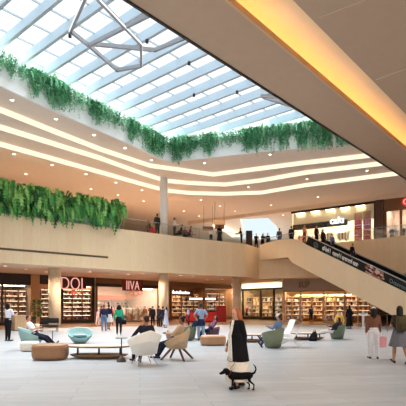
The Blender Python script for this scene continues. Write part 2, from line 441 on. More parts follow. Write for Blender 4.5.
def body_joints(H, P):
    J = {}
    L = R(P.get('lean', 0)); up = Vector((0, math.sin(L), math.cos(L)))
    legs = []
    for i, s in enumerate((-1, 1)):
        t = dirv(P['thigh'][i], P.get('spread', 3), s); k = dirv(P['shin'][i], 1, s)
        legs.append((t, k))
    pel = Vector((0, 0, 0))
    for i, s in enumerate((-1, 1)):
        hip = pel + Vector((s * .050 * H, 0, -.02 * H)); kn = hip + legs[i][0] * .245 * H; an = kn + legs[i][1] * .235 * H
        f = legs[i][1]
        toe = Vector((s * .15, 1, 0)).normalized()
        if P['shin'][i] < -14: toe = Vector((0, .8, -.6))
        elif P['shin'][i] > 30: toe = Vector((0, .75, .66))
        elif P['shin'][i] > 3 and P['thigh'][i] < 40: toe = Vector((0, .97, .22))
        J['hip%d' % i], J['knee%d' % i], J['ankle%d' % i], J['toe%d' % i] = hip, kn, an, an + toe.normalized() * .105 * H + Vector((0, 0, -.022 * H if abs(toe.z) < .3 else 0))
        J['heel%d' % i] = an - toe.normalized() * .03 * H + Vector((0, 0, -.022 * H))
    low = min(min(J['heel%d' % i].z, J['toe%d' % i].z) for i in (0, 1)) - .019 * H
    dz = (P['pz'] if 'pz' in P else -low) 
    if 'pz' in P: dz = max(P['pz'], -low)
    for k in J: J[k] = J[k] + Vector((0, 0, dz))
    pel = Vector((0, 0, dz)); J['pelvis'] = pel
    J['waist'] = pel + up * .085 * H; J['chest'] = pel + up * .20 * H; J['yoke'] = pel + up * .285 * H; J['neck'] = pel + up * .315 * H
    hl = R(P.get('lean', 0) * .5 + P.get('head', 0)); hu = Vector((0, math.sin(hl), math.cos(hl)))
    J['head'] = J['neck'] + hu * .083 * H; J['hu'] = hu; J['up'] = up
    for i, s in enumerate((-1, 1)):
        sh = pel + up * .275 * H + Vector((s * .098 * H, 0, 0))
        el = sh + dirv(*P['arm'][i], s) * .165 * H; wr = el + dirv(*P['fore'][i], s) * .14 * H
        J['sh%d' % i], J['el%d' % i], J['wr%d' % i] = sh, el, wr
    return J
def torso(bm, J, H, w, g=0.0, top=True, bot=True):
    up = J['up']; fw = Vector((0, up.z, -up.y)); x = Vector((1, 0, 0))
    sec = []
    def s(c, a, b): sec.append((c, x * (a * H * w + g), fw * (b * H * w + g)))
    if bot:
        s(J['pelvis'] - up * .055 * H, .060, .045); s(J['pelvis'] - up * .02 * H, .092, .066)
    s(J['pelvis'] + up * .03 * H, .088, .062)
    s(J['waist'], .076, .056); s(J['waist'].lerp(J['chest'], .5), .084, .060); s(J['chest'], .095, .066)
    if top:
        s(J['yoke'] - up * .02 * H, .104, .056); s(J['yoke'], .088, .046); s(J['neck'], .036, .034)
    ell_loft(bm, sec)
def make_person(name_loc, rz, H, pose, label, skinc=(196, 146, 116), hair=('short', (34, 26, 22)), top=((60, 60, 66), 2), bottom=('trousers', (30, 30, 36)),
                shoes=(28, 26, 26), coat=None, hat=None, w=1.0, fine=False, group=None, upd=None, cat='person', z=0.0, scarf=None, mask=False):
    Pz = dict(POSES[pose]); Pz.update(upd or {})
    x, y = name_loc[0], name_loc[1]
    root = empty('person', (x, y, z), rz, label, cat, group)
    J = body_joints(H, Pz); vx = 0.009 if fine else 0.017
    # ---- body: one continuous surface
    bm = nb(); torso(bm, J, H, w)
    hu = J['hu']; hf = Vector((0, hu.z, -hu.y)); xx = Vector((1, 0, 0)); hc = J['head']
    M = Matrix((xx, hf, hu)).transposed()
    caps(bm, J['neck'] - J['up'] * .02 * H, hc - hu * .02 * H, .034 * H, .031 * H)
    ball(bm, hc + hu * .012 * H, (.043 * H, .052 * H, .056 * H), rot=M)
    ball(bm, hc - hu * .030 * H + hf * .014 * H, (.033 * H, .036 * H, .034 * H), rot=M)
    caps(bm, hc + hf * .048 * H + hu * .006 * H, hc + hf * .060 * H - hu * .016 * H, .006 * H, .0085 * H, 6)
    caps(bm, hc + hf * .046 * H - hu * .033 * H - xx * .010 * H, hc + hf * .046 * H - hu * .033 * H + xx * .010 * H, .006 * H, .006 * H, 6)
    for s in (-1, 1): ball(bm, hc + xx * s * .044 * H - hu * .006 * H, (.007 * H, .012 * H, .018 * H), 6, rot=M)
    for i, s in enumerate((-1, 1)):
        caps(bm, J['sh%d' % i], J['el%d' % i], .029 * H * w, .023 * H * w); caps(bm, J['el%d' % i], J['wr%d' % i], .023 * H * w, .015 * H)
        d = (J['wr%d' % i] - J['el%d' % i]).normalized(); lat = d.cross(Vector((s, 0, 0)))
        if lat.length < .2: lat = Vector((0, 1, 0))
        lat.normalize(); nrm = d.cross(lat).normalized()
        pc = J['wr%d' % i] + d * .028 * H
        ball(bm, pc, (.008 * H, .021 * H, .030 * H), 8, rot=Matrix((nrm, lat, d)).transposed())
        inward = nrm if nrm.x * s < 0 else -nrm
        for q, (o, ln) in enumerate(((.016, .040), (.0055, .046), (-.005, .043), (-.0155, .034))):
            b = pc + d * .022 * H + lat * o * H; m_ = b + d * ln * .55 * H + inward * .004 * H + lat * o * .12 * H; e = m_ + d * ln * .40 * H + inward * .014 * H
            caps(bm, b, m_, .0056 * H, .0050 * H, 6); caps(bm, m_, e, .0050 * H, .0042 * H, 6)
        tb = J['wr%d' % i] + d * .016 * H + lat * .015 * H; tm = tb + d * .018 * H + lat * .018 * H + inward * .008 * H
        caps(bm, tb, tm, .0075 * H, .006 * H, 6); caps(bm, tm, tm + d * .020 * H + inward * .006 * H, .006 * H, .005 * H, 6)
        caps(bm, J['hip%d' % i], J['knee%d' % i], .054 * H * w, .034 * H * w); 
        kn, an = J['knee%d' % i], J['ankle%d' % i]
        caps(bm, kn, kn.lerp(an, .4), .034 * H * w, .034 * H * w); caps(bm, kn.lerp(an, .4), an, .034 * H * w, .021 * H)
        caps(bm, J['heel%d' % i], J['toe%d' % i], .019 * H, .015 * H)
    ob('body', bm, skin(skinc), root, vox=vx, sm=2 if fine else 3)
    # ---- face
    for s in (-1, 1):
        bm = nb(); ball(bm, hc + hf * .0465 * H + xx * s * .017 * H + hu * .006 * H, .0062 * H, 6); ob('eye', bm, mat('eye_dark', (30, 22, 18), 0.2), root, smooth=True)
    # ---- hair
    if hair:
        st, hcx = hair; bm = nb()
        ball(bm, hc + hu * .027 * H - hf * .017 * H, (.0485 * H, .049 * H, .050 * H), rot=M)
        ball(bm, hc - hu * .006 * H - hf * .026 * H, (.042 * H, .034 * H, .042 * H), rot=M)
        if st in ('long', 'bob', 'curly'):
            ln = {'long': .20, 'bob': .10, 'curly': .09}[st]; rr = (.03 if st != 'curly' else .036) * (1.25 if fine and st == 'bob' else 1)
            for a in (-68, -38, 0, 38, 68):
                p = hc + hu * .016 * H + (xx * math.sin(R(a)) - hf * math.cos(R(a)) - hf * .25) * .034 * H
                k = 1 if st != 'curly' else 1.5
                e = hc - hu * ln * H * (1 - .25 * abs(a) / 62) + (xx * math.sin(R(a)) * 1.15 * k - hf * math.cos(R(a)) * 1.25) * .040 * H
                caps(bm, p, e, rr * H, rr * .72 * H, 8)
        if st == 'bun': ball(bm, hc + hu * .05 * H - hf * .05 * H, .028 * H, 8)
        if st == 'tail': caps(bm, hc + hu * .02 * H - hf * .06 * H, hc - hu * .10 * H - hf * .075 * H, .022 * H, .012 * H)
        # clear the face
        ob('hair', bm, hairm(hcx), root, vox=vx, sm=2)
    if hat:
        bm = nb(); ball(bm, hc + hu * .036 * H - hf * .004 * H, (.053 * H, .058 * H, .050 * H), rot=M)
        caps(bm, hc + hu * .030 * H + hf * .04 * H - xx * .02 * H, hc + hu * .026 * H + hf * .095 * H - xx * .012 * H, .008 * H, .006 * H, 6)
        caps(bm, hc + hu * .030 * H + hf * .04 * H + xx * .02 * H, hc + hu * .026 * H + hf * .095 * H + xx * .012 * H, .008 * H, .006 * H, 6)
        caps(bm, hc + hu * .026 * H + hf * .095 * H - xx * .012 * H, hc + hu * .026 * H + hf * .095 * H + xx * .012 * H, .006 * H, .006 * H, 6)
        ob('cap', bm, fab(hat), root, vox=max(vx, .011), sm=2)
    # ---- clothes
    g = .013
    def arms(bm, n, gg):
        for i in (0, 1):
            a, b, c = J['sh%d' % i], J['el%d' % i], J['wr%d' % i]
            if n >= 1: caps(bm, a, b if n > 1 else a.lerp(b, .72), .031 * H * w + gg, (.025 if n > 1 else .028) * H * w + gg)
            if n > 1: caps(bm, b, b.lerp(c, .94), .025 * H * w + gg, .018 * H + gg)
    if top:
        bm = nb(); torso(bm, J, H, w, g); arms(bm, top[1], g * .8); ob('shirt', bm, fab(top[0]), root, vox=max(vx, .013))
    if scarf:
        bm = nb(); up = J['up']; fw = Vector((0, up.z, -up.y))
        lathe_pts = [(J['neck'] - up * .01 * H, Vector((.05 * H, 0, 0)), fw * .05 * H), (J['neck'] + up * .02 * H, Vector((.055 * H, 0, 0)), fw * .055 * H), (J['neck'] + up * .045 * H, Vector((.045 * H, 0, 0)), fw * .046 * H)]
        ell_loft(bm, lathe_pts)
        caps(bm, J['neck'] + fw * .05 * H, J['waist'] + fw * .085 * H, .028 * H, .022 * H)
        ob('scarf', bm, fab(scarf), root, vox=max(vx, .012))
    kind, bc = bottom
    bm = nb(); up = J['up']; fw = Vector((0, up.z, -up.y)); X = Vector((1, 0, 0))
    if kind in ('trousers', 'shorts', 'wide'):
        ell_loft(bm, [(J['pelvis'] - up * .06 * H, X * (.064 * H * w + g), fw * (.05 * H * w + g)), (J['pelvis'] - up * .02 * H, X * (.094 * H * w + g), fw * (.068 * H * w + g)), (J['waist'] - up * .01 * H, X * (.080 * H * w + g), fw * (.059 * H * w + g))])
        for i in (0, 1):
            a, b, c = J['hip%d' % i], J['knee%d' % i], J['ankle%d' % i]
            if kind == 'shorts': caps(bm, a, a.lerp(b, .8), .056 * H * w + g, .046 * H * w + g)
            else:
                e = .040 if kind == 'wide' else .026
                caps(bm, a, b, .056 * H * w + g, (.044 if kind == 'wide' else .037) * H * w + g); caps(bm, b, b.lerp(c, .93), (.044 if kind == 'wide' else .037) * H * w + g, e * H + g * .6)
        nm = kind if kind != 'wide' else 'trousers'
    else:
        ln = {'skirt': .24, 'miniskirt': .19, 'dress': .40, 'long_dress': .445}[kind]
        hm = Vector((0, 0, -ln * H)); rings = []
        ff = 1.0 if kind != 'long_dress' else (1.02 if fine else .92)
        for q in range(9):
            t = q / 8; rr = (.096 + (.085 if ln < .3 else .075) * t) * H * ff + g; c = J['pelvis'] + hm * t + Vector((0, 0, .07 * H * (1 - t)))
            rings.append([c + Vector((math.cos(a) * rr * (1 + .05 * t * math.sin(6 * a)), math.sin(a) * (rr * .78 + .02 * t) * (1 + .05 * t * math.sin(6 * a + 1)), 0)) for a in [2 * PI * m / 32 for m in range(32)]])
        ring_loft(bm, rings); nm = 'skirt' if 'skirt' in kind else 'dress'
        if 'dress' in kind: torso(bm, J, H, w, g + .003)
    ob(nm, bm, fab(bc), root, vox=max(vx, .013), sm=3)
    if coat:
        cc, ln, open_ = coat; bm = nb(); torso(bm, J, H, w * (1.04 if not fine else .96), g + .010); arms(bm, 2, g + .002)
        rings = []
        for q in range(7):
            t = q / 6; c = J["pelvis"] + up * .14 * H * (1 - t) + Vector((0, -.006 * H * t, -ln * H * t)); rr = ((.102 + .050 * t) if fine else (.090 + .030 * t)) * H * w + g + .014
            rings.append([c + X * math.cos(a) * rr + fw * math.sin(a) * rr * .78 for a in [2 * PI * m / 24 for m in range(24)]])
        ring_loft(bm, rings)
        ob('coat', bm, fab(cc), root, vox=max(vx, .013), sm=3)
        if open_:                                  # the dress front shows between the coat's edges
            bm = nb(); rr = (.094) * H * w + g + .019
            secs = []
            for q in range(9):
                t = q / 8; c = J['neck'].lerp(J['pelvis'] + Vector((0, 0, -ln * H * .96)), t)
                dd = (.040 + (.045 if t < .3 else .056) * min(1, t * 3)) * H * w + g + .016
                secs.append((c + fw * dd, X * (.024 + .034 * t) * H, fw * .012 * H))
            ell_loft(bm, secs, 10); ob('dress_front', bm, fab(open_), root, smooth=True)
    if shoes:
        for i in (0, 1):
            bm = nb(); caps(bm, J['heel%d' % i], J['toe%d' % i], .024 * H, .019 * H); caps(bm, J['ankle%d' % i] - Vector((0, 0, .012 * H)), J['heel%d' % i], .024 * H, .022 * H)
            ob('shoe', bm, mat('shoe_%d_%d_%d' % shoes, shoes, 0.4), root, vox=max(vx, .012), sm=2)
    W = lambda p: root.matrix_basis @ p
    return root, J, (lambda k: Matrix.Translation((x, y, z)) @ Matrix.Rotation(rz, 4, 'Z') @ J[k])

# ---------------------------------------------------------------- the woman with the dog, nearest the camera
LEFT, RIGHT, AWAY, NEAR = PI / 2, -PI / 2, 0.0, PI
wx, wy = 0.70, 9.05
wm, WJ, wat = make_person((wx, wy), LEFT + .48, 1.60, 'stroll', 'woman with red-blonde hair in black blazer and long cream dress, walking a dog',
    skinc=(214, 164, 140), hair=('bob', (176, 106, 66)), top=None, bottom=('long_dress', (234, 222, 204)), shoes=(24, 20, 20), coat=((20, 19, 22), .20, (240, 232, 220)), fine=True, w=.98,
    upd=dict(arm=((-14, 5), (6, 2)), fore=((4, 0), (30, -8)), thigh=(11, -9), shin=(3, -14), head=12))
hand = wat('wr0') 
# dog
dz = empty('dog', (0.72, 8.80, 0), LEFT - .05, 'small black dog on a leash trotting in front of the woman in the long dress', 'dog')
bm = nb()
def dcap(a, b, r0, r1): caps(bm, a, b, r0, r1, 10)
dcap((0, .15, .275), (0, -.02, .270), .082, .074); dcap((0, -.02, .270), (0, -.19, .285), .074, .068)
dcap((0, .13, .29), (0, .245, .345), .064, .054)                      # neck
ball(bm, (0, .27, .365), (.060, .070, .060)); dcap((0, .30, .350), (0, .372, .318), .040, .028)   # skull, muzzle
for s in (-1, 1):
    dcap((s * .052, .255, .385), (s * .070, .265, .300), .022, .014)   # hanging ear
for s, fx, bx in ((-1, .03, -.05), (1, -.05, .035)):
    dcap((s * .045, .13, .27), (s * .045, .13 + fx * .4, .15), .034, .021); dcap((s * .045, .13 + fx * .4, .15), (s * .045, .125 + fx, .03), .019, .015)
    dcap((s * .045, .120 + fx, .018), (s * .045, .160 + fx, .014), .017, .013)
    dcap((s * .045, -.17, .28), (s * .048, -.135 + bx, .185), .046, .028)
    dcap((s * .048, -.135 + bx, .185), (s * .046, -.225 + bx, .105), .024, .016); dcap((s * .046, -.225 + bx, .105), (s * .046, -.215 + bx, .022), .015, .014)
    dcap((s * .046, -.222 + bx, .016), (s * .046, -.185 + bx, .013), .016, .012)
for a, b, r0, r1 in (((0, -.22, .31), (0, -.285, .335), .026, .021), ((0, -.285, .335), (0, -.315, .40), .021, .017), ((0, -.315, .40), (0, -.300, .46), .017, .014), ((0, -.300, .46), (0, -.262, .500), .014, .009)): dcap(a, b, r0, r1)
ob('body', bm, mat('dog_fur', (13, 11, 11), 0.85, 0.2, 60, spec=.15), dz, vox=.008, sm=2)
for s in (-1, 1):
    bm = nb(); ball(bm, (s * .030, .330, .375), .008, 6); ob('eye', bm, mat('eye_gloss', (60, 40, 26), 0.1), dz, smooth=True)
bm = nb(); ball(bm, (0, .398, .318), (.014, .010, .011), 8); ob('nose', bm, black, dz, smooth=True)
bm = nb(); n_ = Vector((0, .84, .54)).normalized(); c_ = Vector((0, .195, .320))
xa, ya = frame(n_); tube(bm, [c_ + (xa * math.cos(t) + ya * math.sin(t)) * .064 for t in [2 * PI * k / 20 for k in range(21)]], .010, 6); ob('collar', bm, fab((96, 40, 44)), dz)
bm = nb(); nk = Matrix.Translation((0.72, 8.80, 0)) @ Matrix.Rotation(LEFT - .05, 4, 'Z') @ Vector((0, .19, .41))
hp = hand + Vector((0, 0, -.05)); 
tube(bm, [hp + Vector((0, 0, .03)), hp, hp.lerp(nk, .35) + Vector((0, 0, -.015)), hp.lerp(nk, .7) + Vector((0, 0, -.012)), nk], .010, 6)
ob('leash', bm, fab((176, 168, 164)), label='grey leash between the woman in the long cream dress and the black dog', cat='leash')

# ---------------------------------------------------------------- the two women on the right
p = gx(373.5, 358.6)
pw, pj, pat = make_person(p, -.15, 1.60, 'stroll', 'woman seen from behind in white trousers and brown top with long dark hair', skinc=(190, 140, 112), hair=('long', (28, 20, 18)),
    top=((126, 84, 66), 2), bottom=('trousers', (232, 230, 232)), shoes=(70, 60, 58), hat=(228, 226, 224), upd=dict(thigh=(4, -3), shin=(0, -6), arm=((-2, 8), (8, 12)), fore=((8, 4), (20, 4))))
h = pat('wr1') + Vector((0, 0, -.10))
def paper_bag(c, w, d, hgt, col, label, rz=0.0, hl=.14):
    e = empty('shopping_bag', (c[0], c[1], c[2]), rz, label, 'bag')
    bm = nb(); ring_loft(bm, [[(x * w / 2 * s, y * d / 2 * s, z) for x, y in ((-1, -1), (1, -1), (1, 1), (-1, 1))] for z, s in ((-hgt, .94), (-hgt * .5, 1.0), (0, 1.0))]); ob('bag_body', bm, fab(col), e)
    for s in (-1, 1):
        bm = nb(); tube(bm, [(-w * .25, s * d / 2, -.01), (-w * .2, s * d * .2, hl * .8), (0, 0, hl), (w * .2, s * d * .2, hl * .8), (w * .25, s * d / 2, -.01)], .006, 6); ob('handle', bm, fab((220, 214, 206)), e)
paper_bag(h + Vector((.03, -.02, -.05)), .30, .12, .34, (226, 160, 168), 'pink shopping bag in the hand of the woman in white trousers', hl=.12)
p = gx(399.5, 364)
bw, bj, bat = make_person(p, .12, 1.62, 'stroll', 'woman with dark hair, grey skirt and olive backpack walking away past the escalator', skinc=(186, 138, 110), hair=('bob', (34, 26, 20)),
    top=((70, 62, 50), 1), bottom=('skirt', (106, 106, 114)), shoes=(22, 22, 24), upd=dict(thigh=(12, -12), shin=(4, -26), arm=((10, 14), (6, 14)), fore=((60, -6), (16, 6))))
e = empty('backpack', bat('chest') + Vector((-.02, -.20, -.08)), .12, 'olive backpack worn by the woman in the grey skirt', 'backpack')
bm = nb(); rbox(bm, -.15, .15, -.09, .09, -.20, .22, .06); ob('bag_body', bm, fab((84, 74, 52)), e, smooth=True)
bm = nb(); rbox(bm, -.11, .11, -.145, -.08, -.17, .03, .03); ob('pocket', bm, fab((72, 62, 44)), e, smooth=True)
for s in (-1, 1):
    bm = nb(); tube(bm, [(s * .09, .08, .19), (s * .10, .16, .24), (s * .10, .30, .10), (s * .11, .24, -.06), (s * .10, .08, -.16)], .018, 6); ob('strap', bm, fab((60, 52, 40)), e)
h = bat('wr1')
e = empty('handbag', h + Vector((.03, -.01, -.10)), .1, 'tan brown handbag hanging at the side of the woman with the backpack', 'handbag')
bm = nb(); rbox(bm, -.15, .15, -.06, .06, -.26, 0, .03); ob('bag_body', bm, mat('leather_tan', (134, 84, 52), .5, .1, 20), e, smooth=True)
bm = nb(); tube(bm, [(-.12, 0, -.02), (-.09, 0, .07), (0, 0, .11), (.09, 0, .07), (.12, 0, -.02)], .010, 6); ob('strap', bm, mat('leather_tan'  , (134, 84, 52)), e)
# ================================================================ FURNITURE ON THE GROUND FLOOR
def X_(px, y): return (px - HX) / F * y
def tub(x, y, rz, w, d, hb, ha, lift, taper, m, label, legs=None, cush=None, group=None, name='armchair', peak=1.0, legm=None, seat=.38, legr=.016):
    e = empty(name, (x, y, 0), rz, label, 'armchair' if name == 'armchair' else 'chair', group)
    bm = nb(); N = 26; cols = []
    zb = lift
    for i in range(N + 1):
        a = R(-138 + 276 * i / N); f = abs(-138 + 276 * i / N) / 138
        top = hb + (ha - hb) * (f ** peak)
        cs = []
        for rr, z in ((taper, zb), (taper + (1 - taper) * .55, zb + (top - zb) * .5), (1.0, top), (.97, top + .02), (.90, top), (.90 * (taper + (1 - taper) * .6), max(seat - .05, zb + .04)), (.2, max(seat - .06, zb + .03))):
            cs.append(bm.verts.new((math.sin(a) * w / 2 * rr, -math.cos(a) * d / 2 * rr, z)))
        cols.append(cs)
    for a, b in zip(cols, cols[1:]):
        for k in range(len(a) - 1): bm.faces.new((a[k], b[k], b[k + 1], a[k + 1]))
    for cs in (cols[0], cols[-1]): bm.faces.new(cs)
    bm.faces.new([c[0] for c in cols]); bm.faces.new([c[-1] for c in cols])
    for q in bm.faces: q.smooth = len(q.verts) == 4
    ob('shell', bm, m, e)
    bm = nb(); ell_loft(bm, [((0, .02, max(seat - .10, lift + .02)), (w * .36 * (.3 + .7 * taper) , 0, 0), (0, d * .36, 0)), ((0, .03, seat - .03), (w * .39 * (.4 + .6 * taper), 0, 0), (0, d * .40, 0)), ((0, .03, seat), (w * .35 * (.4 + .6 * taper), 0, 0), (0, d * .36, 0))], 20)
    ob('seat_cushion', bm, cush or m, e, smooth=True)
    if legs:
        for sx in (-1, 1):
            for sy in (-1, 1):
                bm = nb(); tube(bm, [(sx * w * .26 * taper, sy * d * .24 * taper, lift + .03), (sx * w * legs, sy * d * legs, 0)], [legr, legr * .8], 8); ob('leg', bm, legm or steel, e)
    else:
        bm = nb(); lathe(bm, [(w * .36 * taper, 0), (w * .38 * taper, lift + .01)], 24); ob('base', bm, mat('base_dark', (60, 62, 58), .6), e)
    return e
def pouf(px, py, w, d, h, m, label, rz=0.0):
    x, y = gx(px, py); y += d / 2
    x = X_(px, y)
    e = empty('pouf', (x, y, 0), rz, label, 'pouf')
    bm = nb(); secs = []
    for t, s in ((0, .86), (.06, .93), (.25, .99), (.5, 1.0), (.75, .99), (.92, .95), (.98, .88), (1.0, .80)):
        ring = []
        for k in range(36):
            a = 2 * PI * k / 36; cx, sy = math.cos(a), math.sin(a)
            ring.append((math.copysign(abs(cx) ** .6, cx) * w / 2 * s, math.copysign(abs(sy) ** .6, sy) * d / 2 * s, .02 + t * (h - .02)))
        secs.append(ring)
    ring_loft(bm, secs); ob('cushion', bm, m, e, smooth=True)
    bm = nb(); tube(bm, [(math.copysign(abs(math.cos(a)) ** .6, math.cos(a)) * w / 2 * 1.0, math.copysign(abs(math.sin(a)) ** .6, math.sin(a)) * d / 2 * 1.0, h * .80) for a in [2 * PI * k / 36 for k in range(37)]], .008, 6); ob('seam', bm, m, e, smooth=True)
    bm = nb(); lathe(bm, [(min(w, d) * .40, 0), (min(w, d) * .40, .03)], 24); ob('base', bm, dark, e)
    return e
lea = mat('leather_brown', (150, 108, 74), .45, .10, 5, bump=.05)
lea2 = mat('leather_camel', (178, 138, 102), .5, .08, 5, bump=.05)
pouf(50.5, 361, 1.05, .9, .48, lea, 'brown leather pouf, the low drum nearest the left side of the floor')
pouf(213, 346, 1.10, .85, .42, lea2, 'camel tan pouf on the pale floor behind the woman with the dog')
pouf(30, 352, .62, .62, .36, mat('pouf_cream', (226, 218, 204), .8, .05, 10), 'cream pouf half hidden behind the brown leather pouf')

aqua = mat('aqua_fabric', (142, 174, 174), .8, .06, 30)
green = mat('sage_fabric', (126, 136, 112), .8, .08, 30)
green2 = mat('moss_fabric', (112, 126, 104), .8, .08, 30)
cream = mat('cream_fabric', (246, 240, 228), .8, .05, 30)
tanl = mat('tan_shell', (206, 172, 136), .6, .06, 12)
woodl = mat('walnut_leg', (96, 66, 46), .5, .2, 18)
# aqua bowl chair
def bowl_chair(x, y, rz, r, h, m, label, tilt=.12):
    e = empty('bowl_chair', (x, y, 0), rz, label, 'chair')
    bm = nb(); prof = ((.26, .06), (.30, .10), (.40, .24), (.50, .44), (.545, .60), (.56, .625), (.545, .635), (.515, .60), (.45, .45), (.34, .33), (.12, .30))
    rings = []
    for rr, z in prof:
        rings.append([(math.cos(a) * rr * r / .56, math.sin(a) * rr * r / .56 * .92, z * h / .635 - math.sin(a) * tilt * max(0, z - .1) / .53) for a in [2 * PI * k / 32 for k in range(32)]])
    ring_loft(bm, rings); ob('shell', bm, m, e, smooth=True)
    bm = nb(); ell_loft(bm, [((0, .0, .32), (.30, 0, 0), (0, .28, 0)), ((0, 0, .385), (.32, 0, 0), (0, .30, 0)), ((0, 0, .40), (.28, 0, 0), (0, .26, 0))], 24); ob('seat_cushion', bm, m, e, smooth=True)
    bm = nb(); lathe(bm, [(.25, 0), (.27, .07)], 24); ob('base', bm, mat('aqua_base', (120, 160, 160), .7), e)
    return e
bowl_chair(X_(80, 20.0), 20.0, NEAR + .35, .57, .50, aqua, 'empty aqua bowl chair standing alone between the tables and the shoe shop', tilt=.22)
bowl_chair(X_(30.5, 17.2), 17.2, RIGHT + .25, .50, .66, aqua, 'aqua bowl chair at left holding the man in a white T-shirt', tilt=.2)
tub(X_(144.5, 12.7), 12.7,   .50, .98, .90, .96, .56, .27, .52, cream, 'cream winged armchair on thin legs seen from behind with a man sitting in it', legs=.30, peak=1.1, seat=.36)
e = tub(X_(177, 13.9), 13.9, LEFT - .35, .78, .84, .98, .50, .33, .60, tanl, 'tan lounge chair on splayed walnut legs beside the cream armchair', legs=.46, peak=.9, legm=woodl, seat=.40, legr=.04)
tub(X_(187, 21.9), 21.9, .5, .95, .85, .72, .48, .04, .78, green2, 'moss green tub chair behind the tan lounge chair', seat=.36)
tub(X_(273, 17.9), 17.9, LEFT - .75, .96, .90, .80, .56, .03, .66, green, 'sage green tub chair with a man in a white cap sitting in it', seat=.38)
tub(X_(337, 22.9), 22.9, LEFT - .6, .90, .86, .76, .48, .03, .70, green2, 'dark green tub chair at the foot of the escalator wall, with a reclining person')
tub(X_(212, 22.6), 22.6, LEFT + .3, .80, .80, .62, .46, .04, .75, mat('plum_fabric', (92, 66, 84), .8, .1, 30), 'plum tub chair behind the camel tan pouf', seat=.36)
# white sling lounger
def sling(x, y, rz, label):
    e = empty('lounge_chair', (x, y, 0), rz, label, 'chair'); wm_ = mat('white_shell', (236, 236, 232), .5)
    bm = nb(); pts = [(-.52, 1.02), (-.44, .82), (-.32, .56), (-.18, .38), (0, .32), (.22, .35), (.42, .40), (.55, .36)]
    for s in (0,):
        rings = []
        for q, (yy, z) in enumerate(pts):
            rings.append([(-.30, yy, z), (.30, yy, z), (.30, yy + .02, z - .035), (-.30, yy + .02, z - .035)])
        ring_loft(bm, rings)
    ob('seat_shell', bm, wm_, e, smooth=False)
    for sx in (-.31, .31):
        bm = nb(); tube(bm, [(sx, .50, 0), (sx, -.12, .40), (sx, -.34, .62)], .016, 8); ob('leg', bm, wm_, e)
        bm = nb(); tube(bm, [(sx, -.46, 0), (sx, -.06, .34), (sx, .30, .37)], .016, 8); ob('leg', bm, wm_, e)
    return e
sling(X_(290, 18.3), 18.3, LEFT - .25, 'white sling lounge chair just right of the sage green tub chair')
sling(X_(283, 21.5), 21.5, LEFT + .3, 'second white sling lounge chair, set behind the sage green tub chair')
# tables
ttop = mat('table_stone', (222, 210, 194), .35, .05, 6); tw = mat('table_wood', (138, 102, 70), .5, .15, 14)
def low_table(x, y, rz, L, D, h, label):
    e = empty('coffee_table', (x, y, 0), rz, label, 'table')
    def oval(s, z, c=0): return [(math.copysign(abs(math.cos(a)) ** .75, math.cos(a)) * L / 2 * s + c, math.sin(a) * D / 2 * s, z) for a in [2 * PI * k / 40 for k in range(40)]]
    bm = nb(); ring_loft(bm, [oval(.97, h - .05), oval(1, h - .035), oval(1, h - .012), oval(.985, h)]); ob('table_top', bm, [tw], e)
    bm = nb(); ring_loft(bm, [oval(.965, h + .001), oval(.965, h + .006)]); ob('top_inlay', bm, ttop, e)
    bm = nb(); ring_loft(bm, [oval(.62, 0), oval(.80, .05), oval(.92, .10), oval(.93, .125), oval(.90, .13)]); ob('lower_shelf', bm, tw, e)
    for sx in (-.34, 0, .34):
        bm = nb(); lathe(bm, [(.035, .12), (.028, h - .045)], 14, cx=sx * L); ob('leg', bm, dark, e)
    return e
low_table(X_(99, 14.3), 14.3, -.03, 2.0, .95, .40, 'long low oval wooden coffee table right of the brown leather pouf')
low_table(X_(308, 22.2), 22.2, .0, 1.7, .8, .34, 'low oval coffee table in front of the reclining person at right')
low_table(X_(252, 20.8), 20.8, .0, 1.1, .8, .36, 'low coffee table half hidden behind the woman with the dog')
def side_table(px, y, h, r, label, cone=True):
    e = empty('side_table', (X_(px, y), y, 0), 0, label, 'table'); tm_ = mat('table_grey', (150, 142, 132), .4)
    bm = nb(); lathe(bm, [(r * .9, h - .025), (r, h - .018), (r, h)], 28); ob('table_top', bm, tm_, e)
    bm = nb(); lathe(bm, [(.018, .05), (.016, h - .02)], 12); ob('stem', bm, dark, e)
    bm = nb(); lathe(bm, [(.145, 0), (.145, .02), (.10, .10), (.03, .17), (.018, .18)] if cone else [(.18, 0), (.17, .02), (.02, .05)], 24); ob('foot', bm, mat('foot_bronze', (84, 74, 66), .4), e)
    return e
side_table(121.5, 13.3, .72, .18, 'small round side table with a cone foot beside the cream winged armchair')
side_table(52.5, 19.5, .60, .17, 'small round side table by the feet of the man in the aqua bowl chair', False)

# ---------------------------------------------------------------- people in the chairs
make_person((X_(36.5, 17.2), 17.1), RIGHT + .15, 1.70, 'recline', 'man in a white T-shirt and dark trousers reclining in an aqua bowl chair', skinc=(206, 150, 124), hair=('short', (70, 40, 34)), top=((236, 236, 240), 1), bottom=('trousers', (28, 30, 42)), upd=dict(pz=.52, lean=-30))
make_person((X_(143.5, 12.75), 12.78), .55, 1.70, 'recline', 'man in a dark shirt seen from behind in the cream winged armchair', skinc=(170, 116, 92), hair=('short', (46, 22, 22)), top=((34, 36, 52), 2), bottom=('trousers', (40, 38, 44)), upd=dict(pz=.49, lean=-22, arm=((30, 30), (30, 30)), fore=((60, 0), (60, 0)), shin=(10, 20)))
_, _, lapat = make_person((X_(174.5, 13.9), 13.9), LEFT - .3, 1.72, 'recline', 'person in beige top and dark jeans in the tan lounge chair with a baby', skinc=(150, 98, 76), hair=('short', (38, 22, 20)), top=((206, 180, 152), 2), bottom=('trousers', (36, 40, 56)), upd=dict(pz=.50, lean=-28, shin=(22, 30), arm=((40, 14), (40, 14)), fore=((92, -10), (92, -10))))
bp = lapat('knee1').lerp(lapat('hip1'), .42)
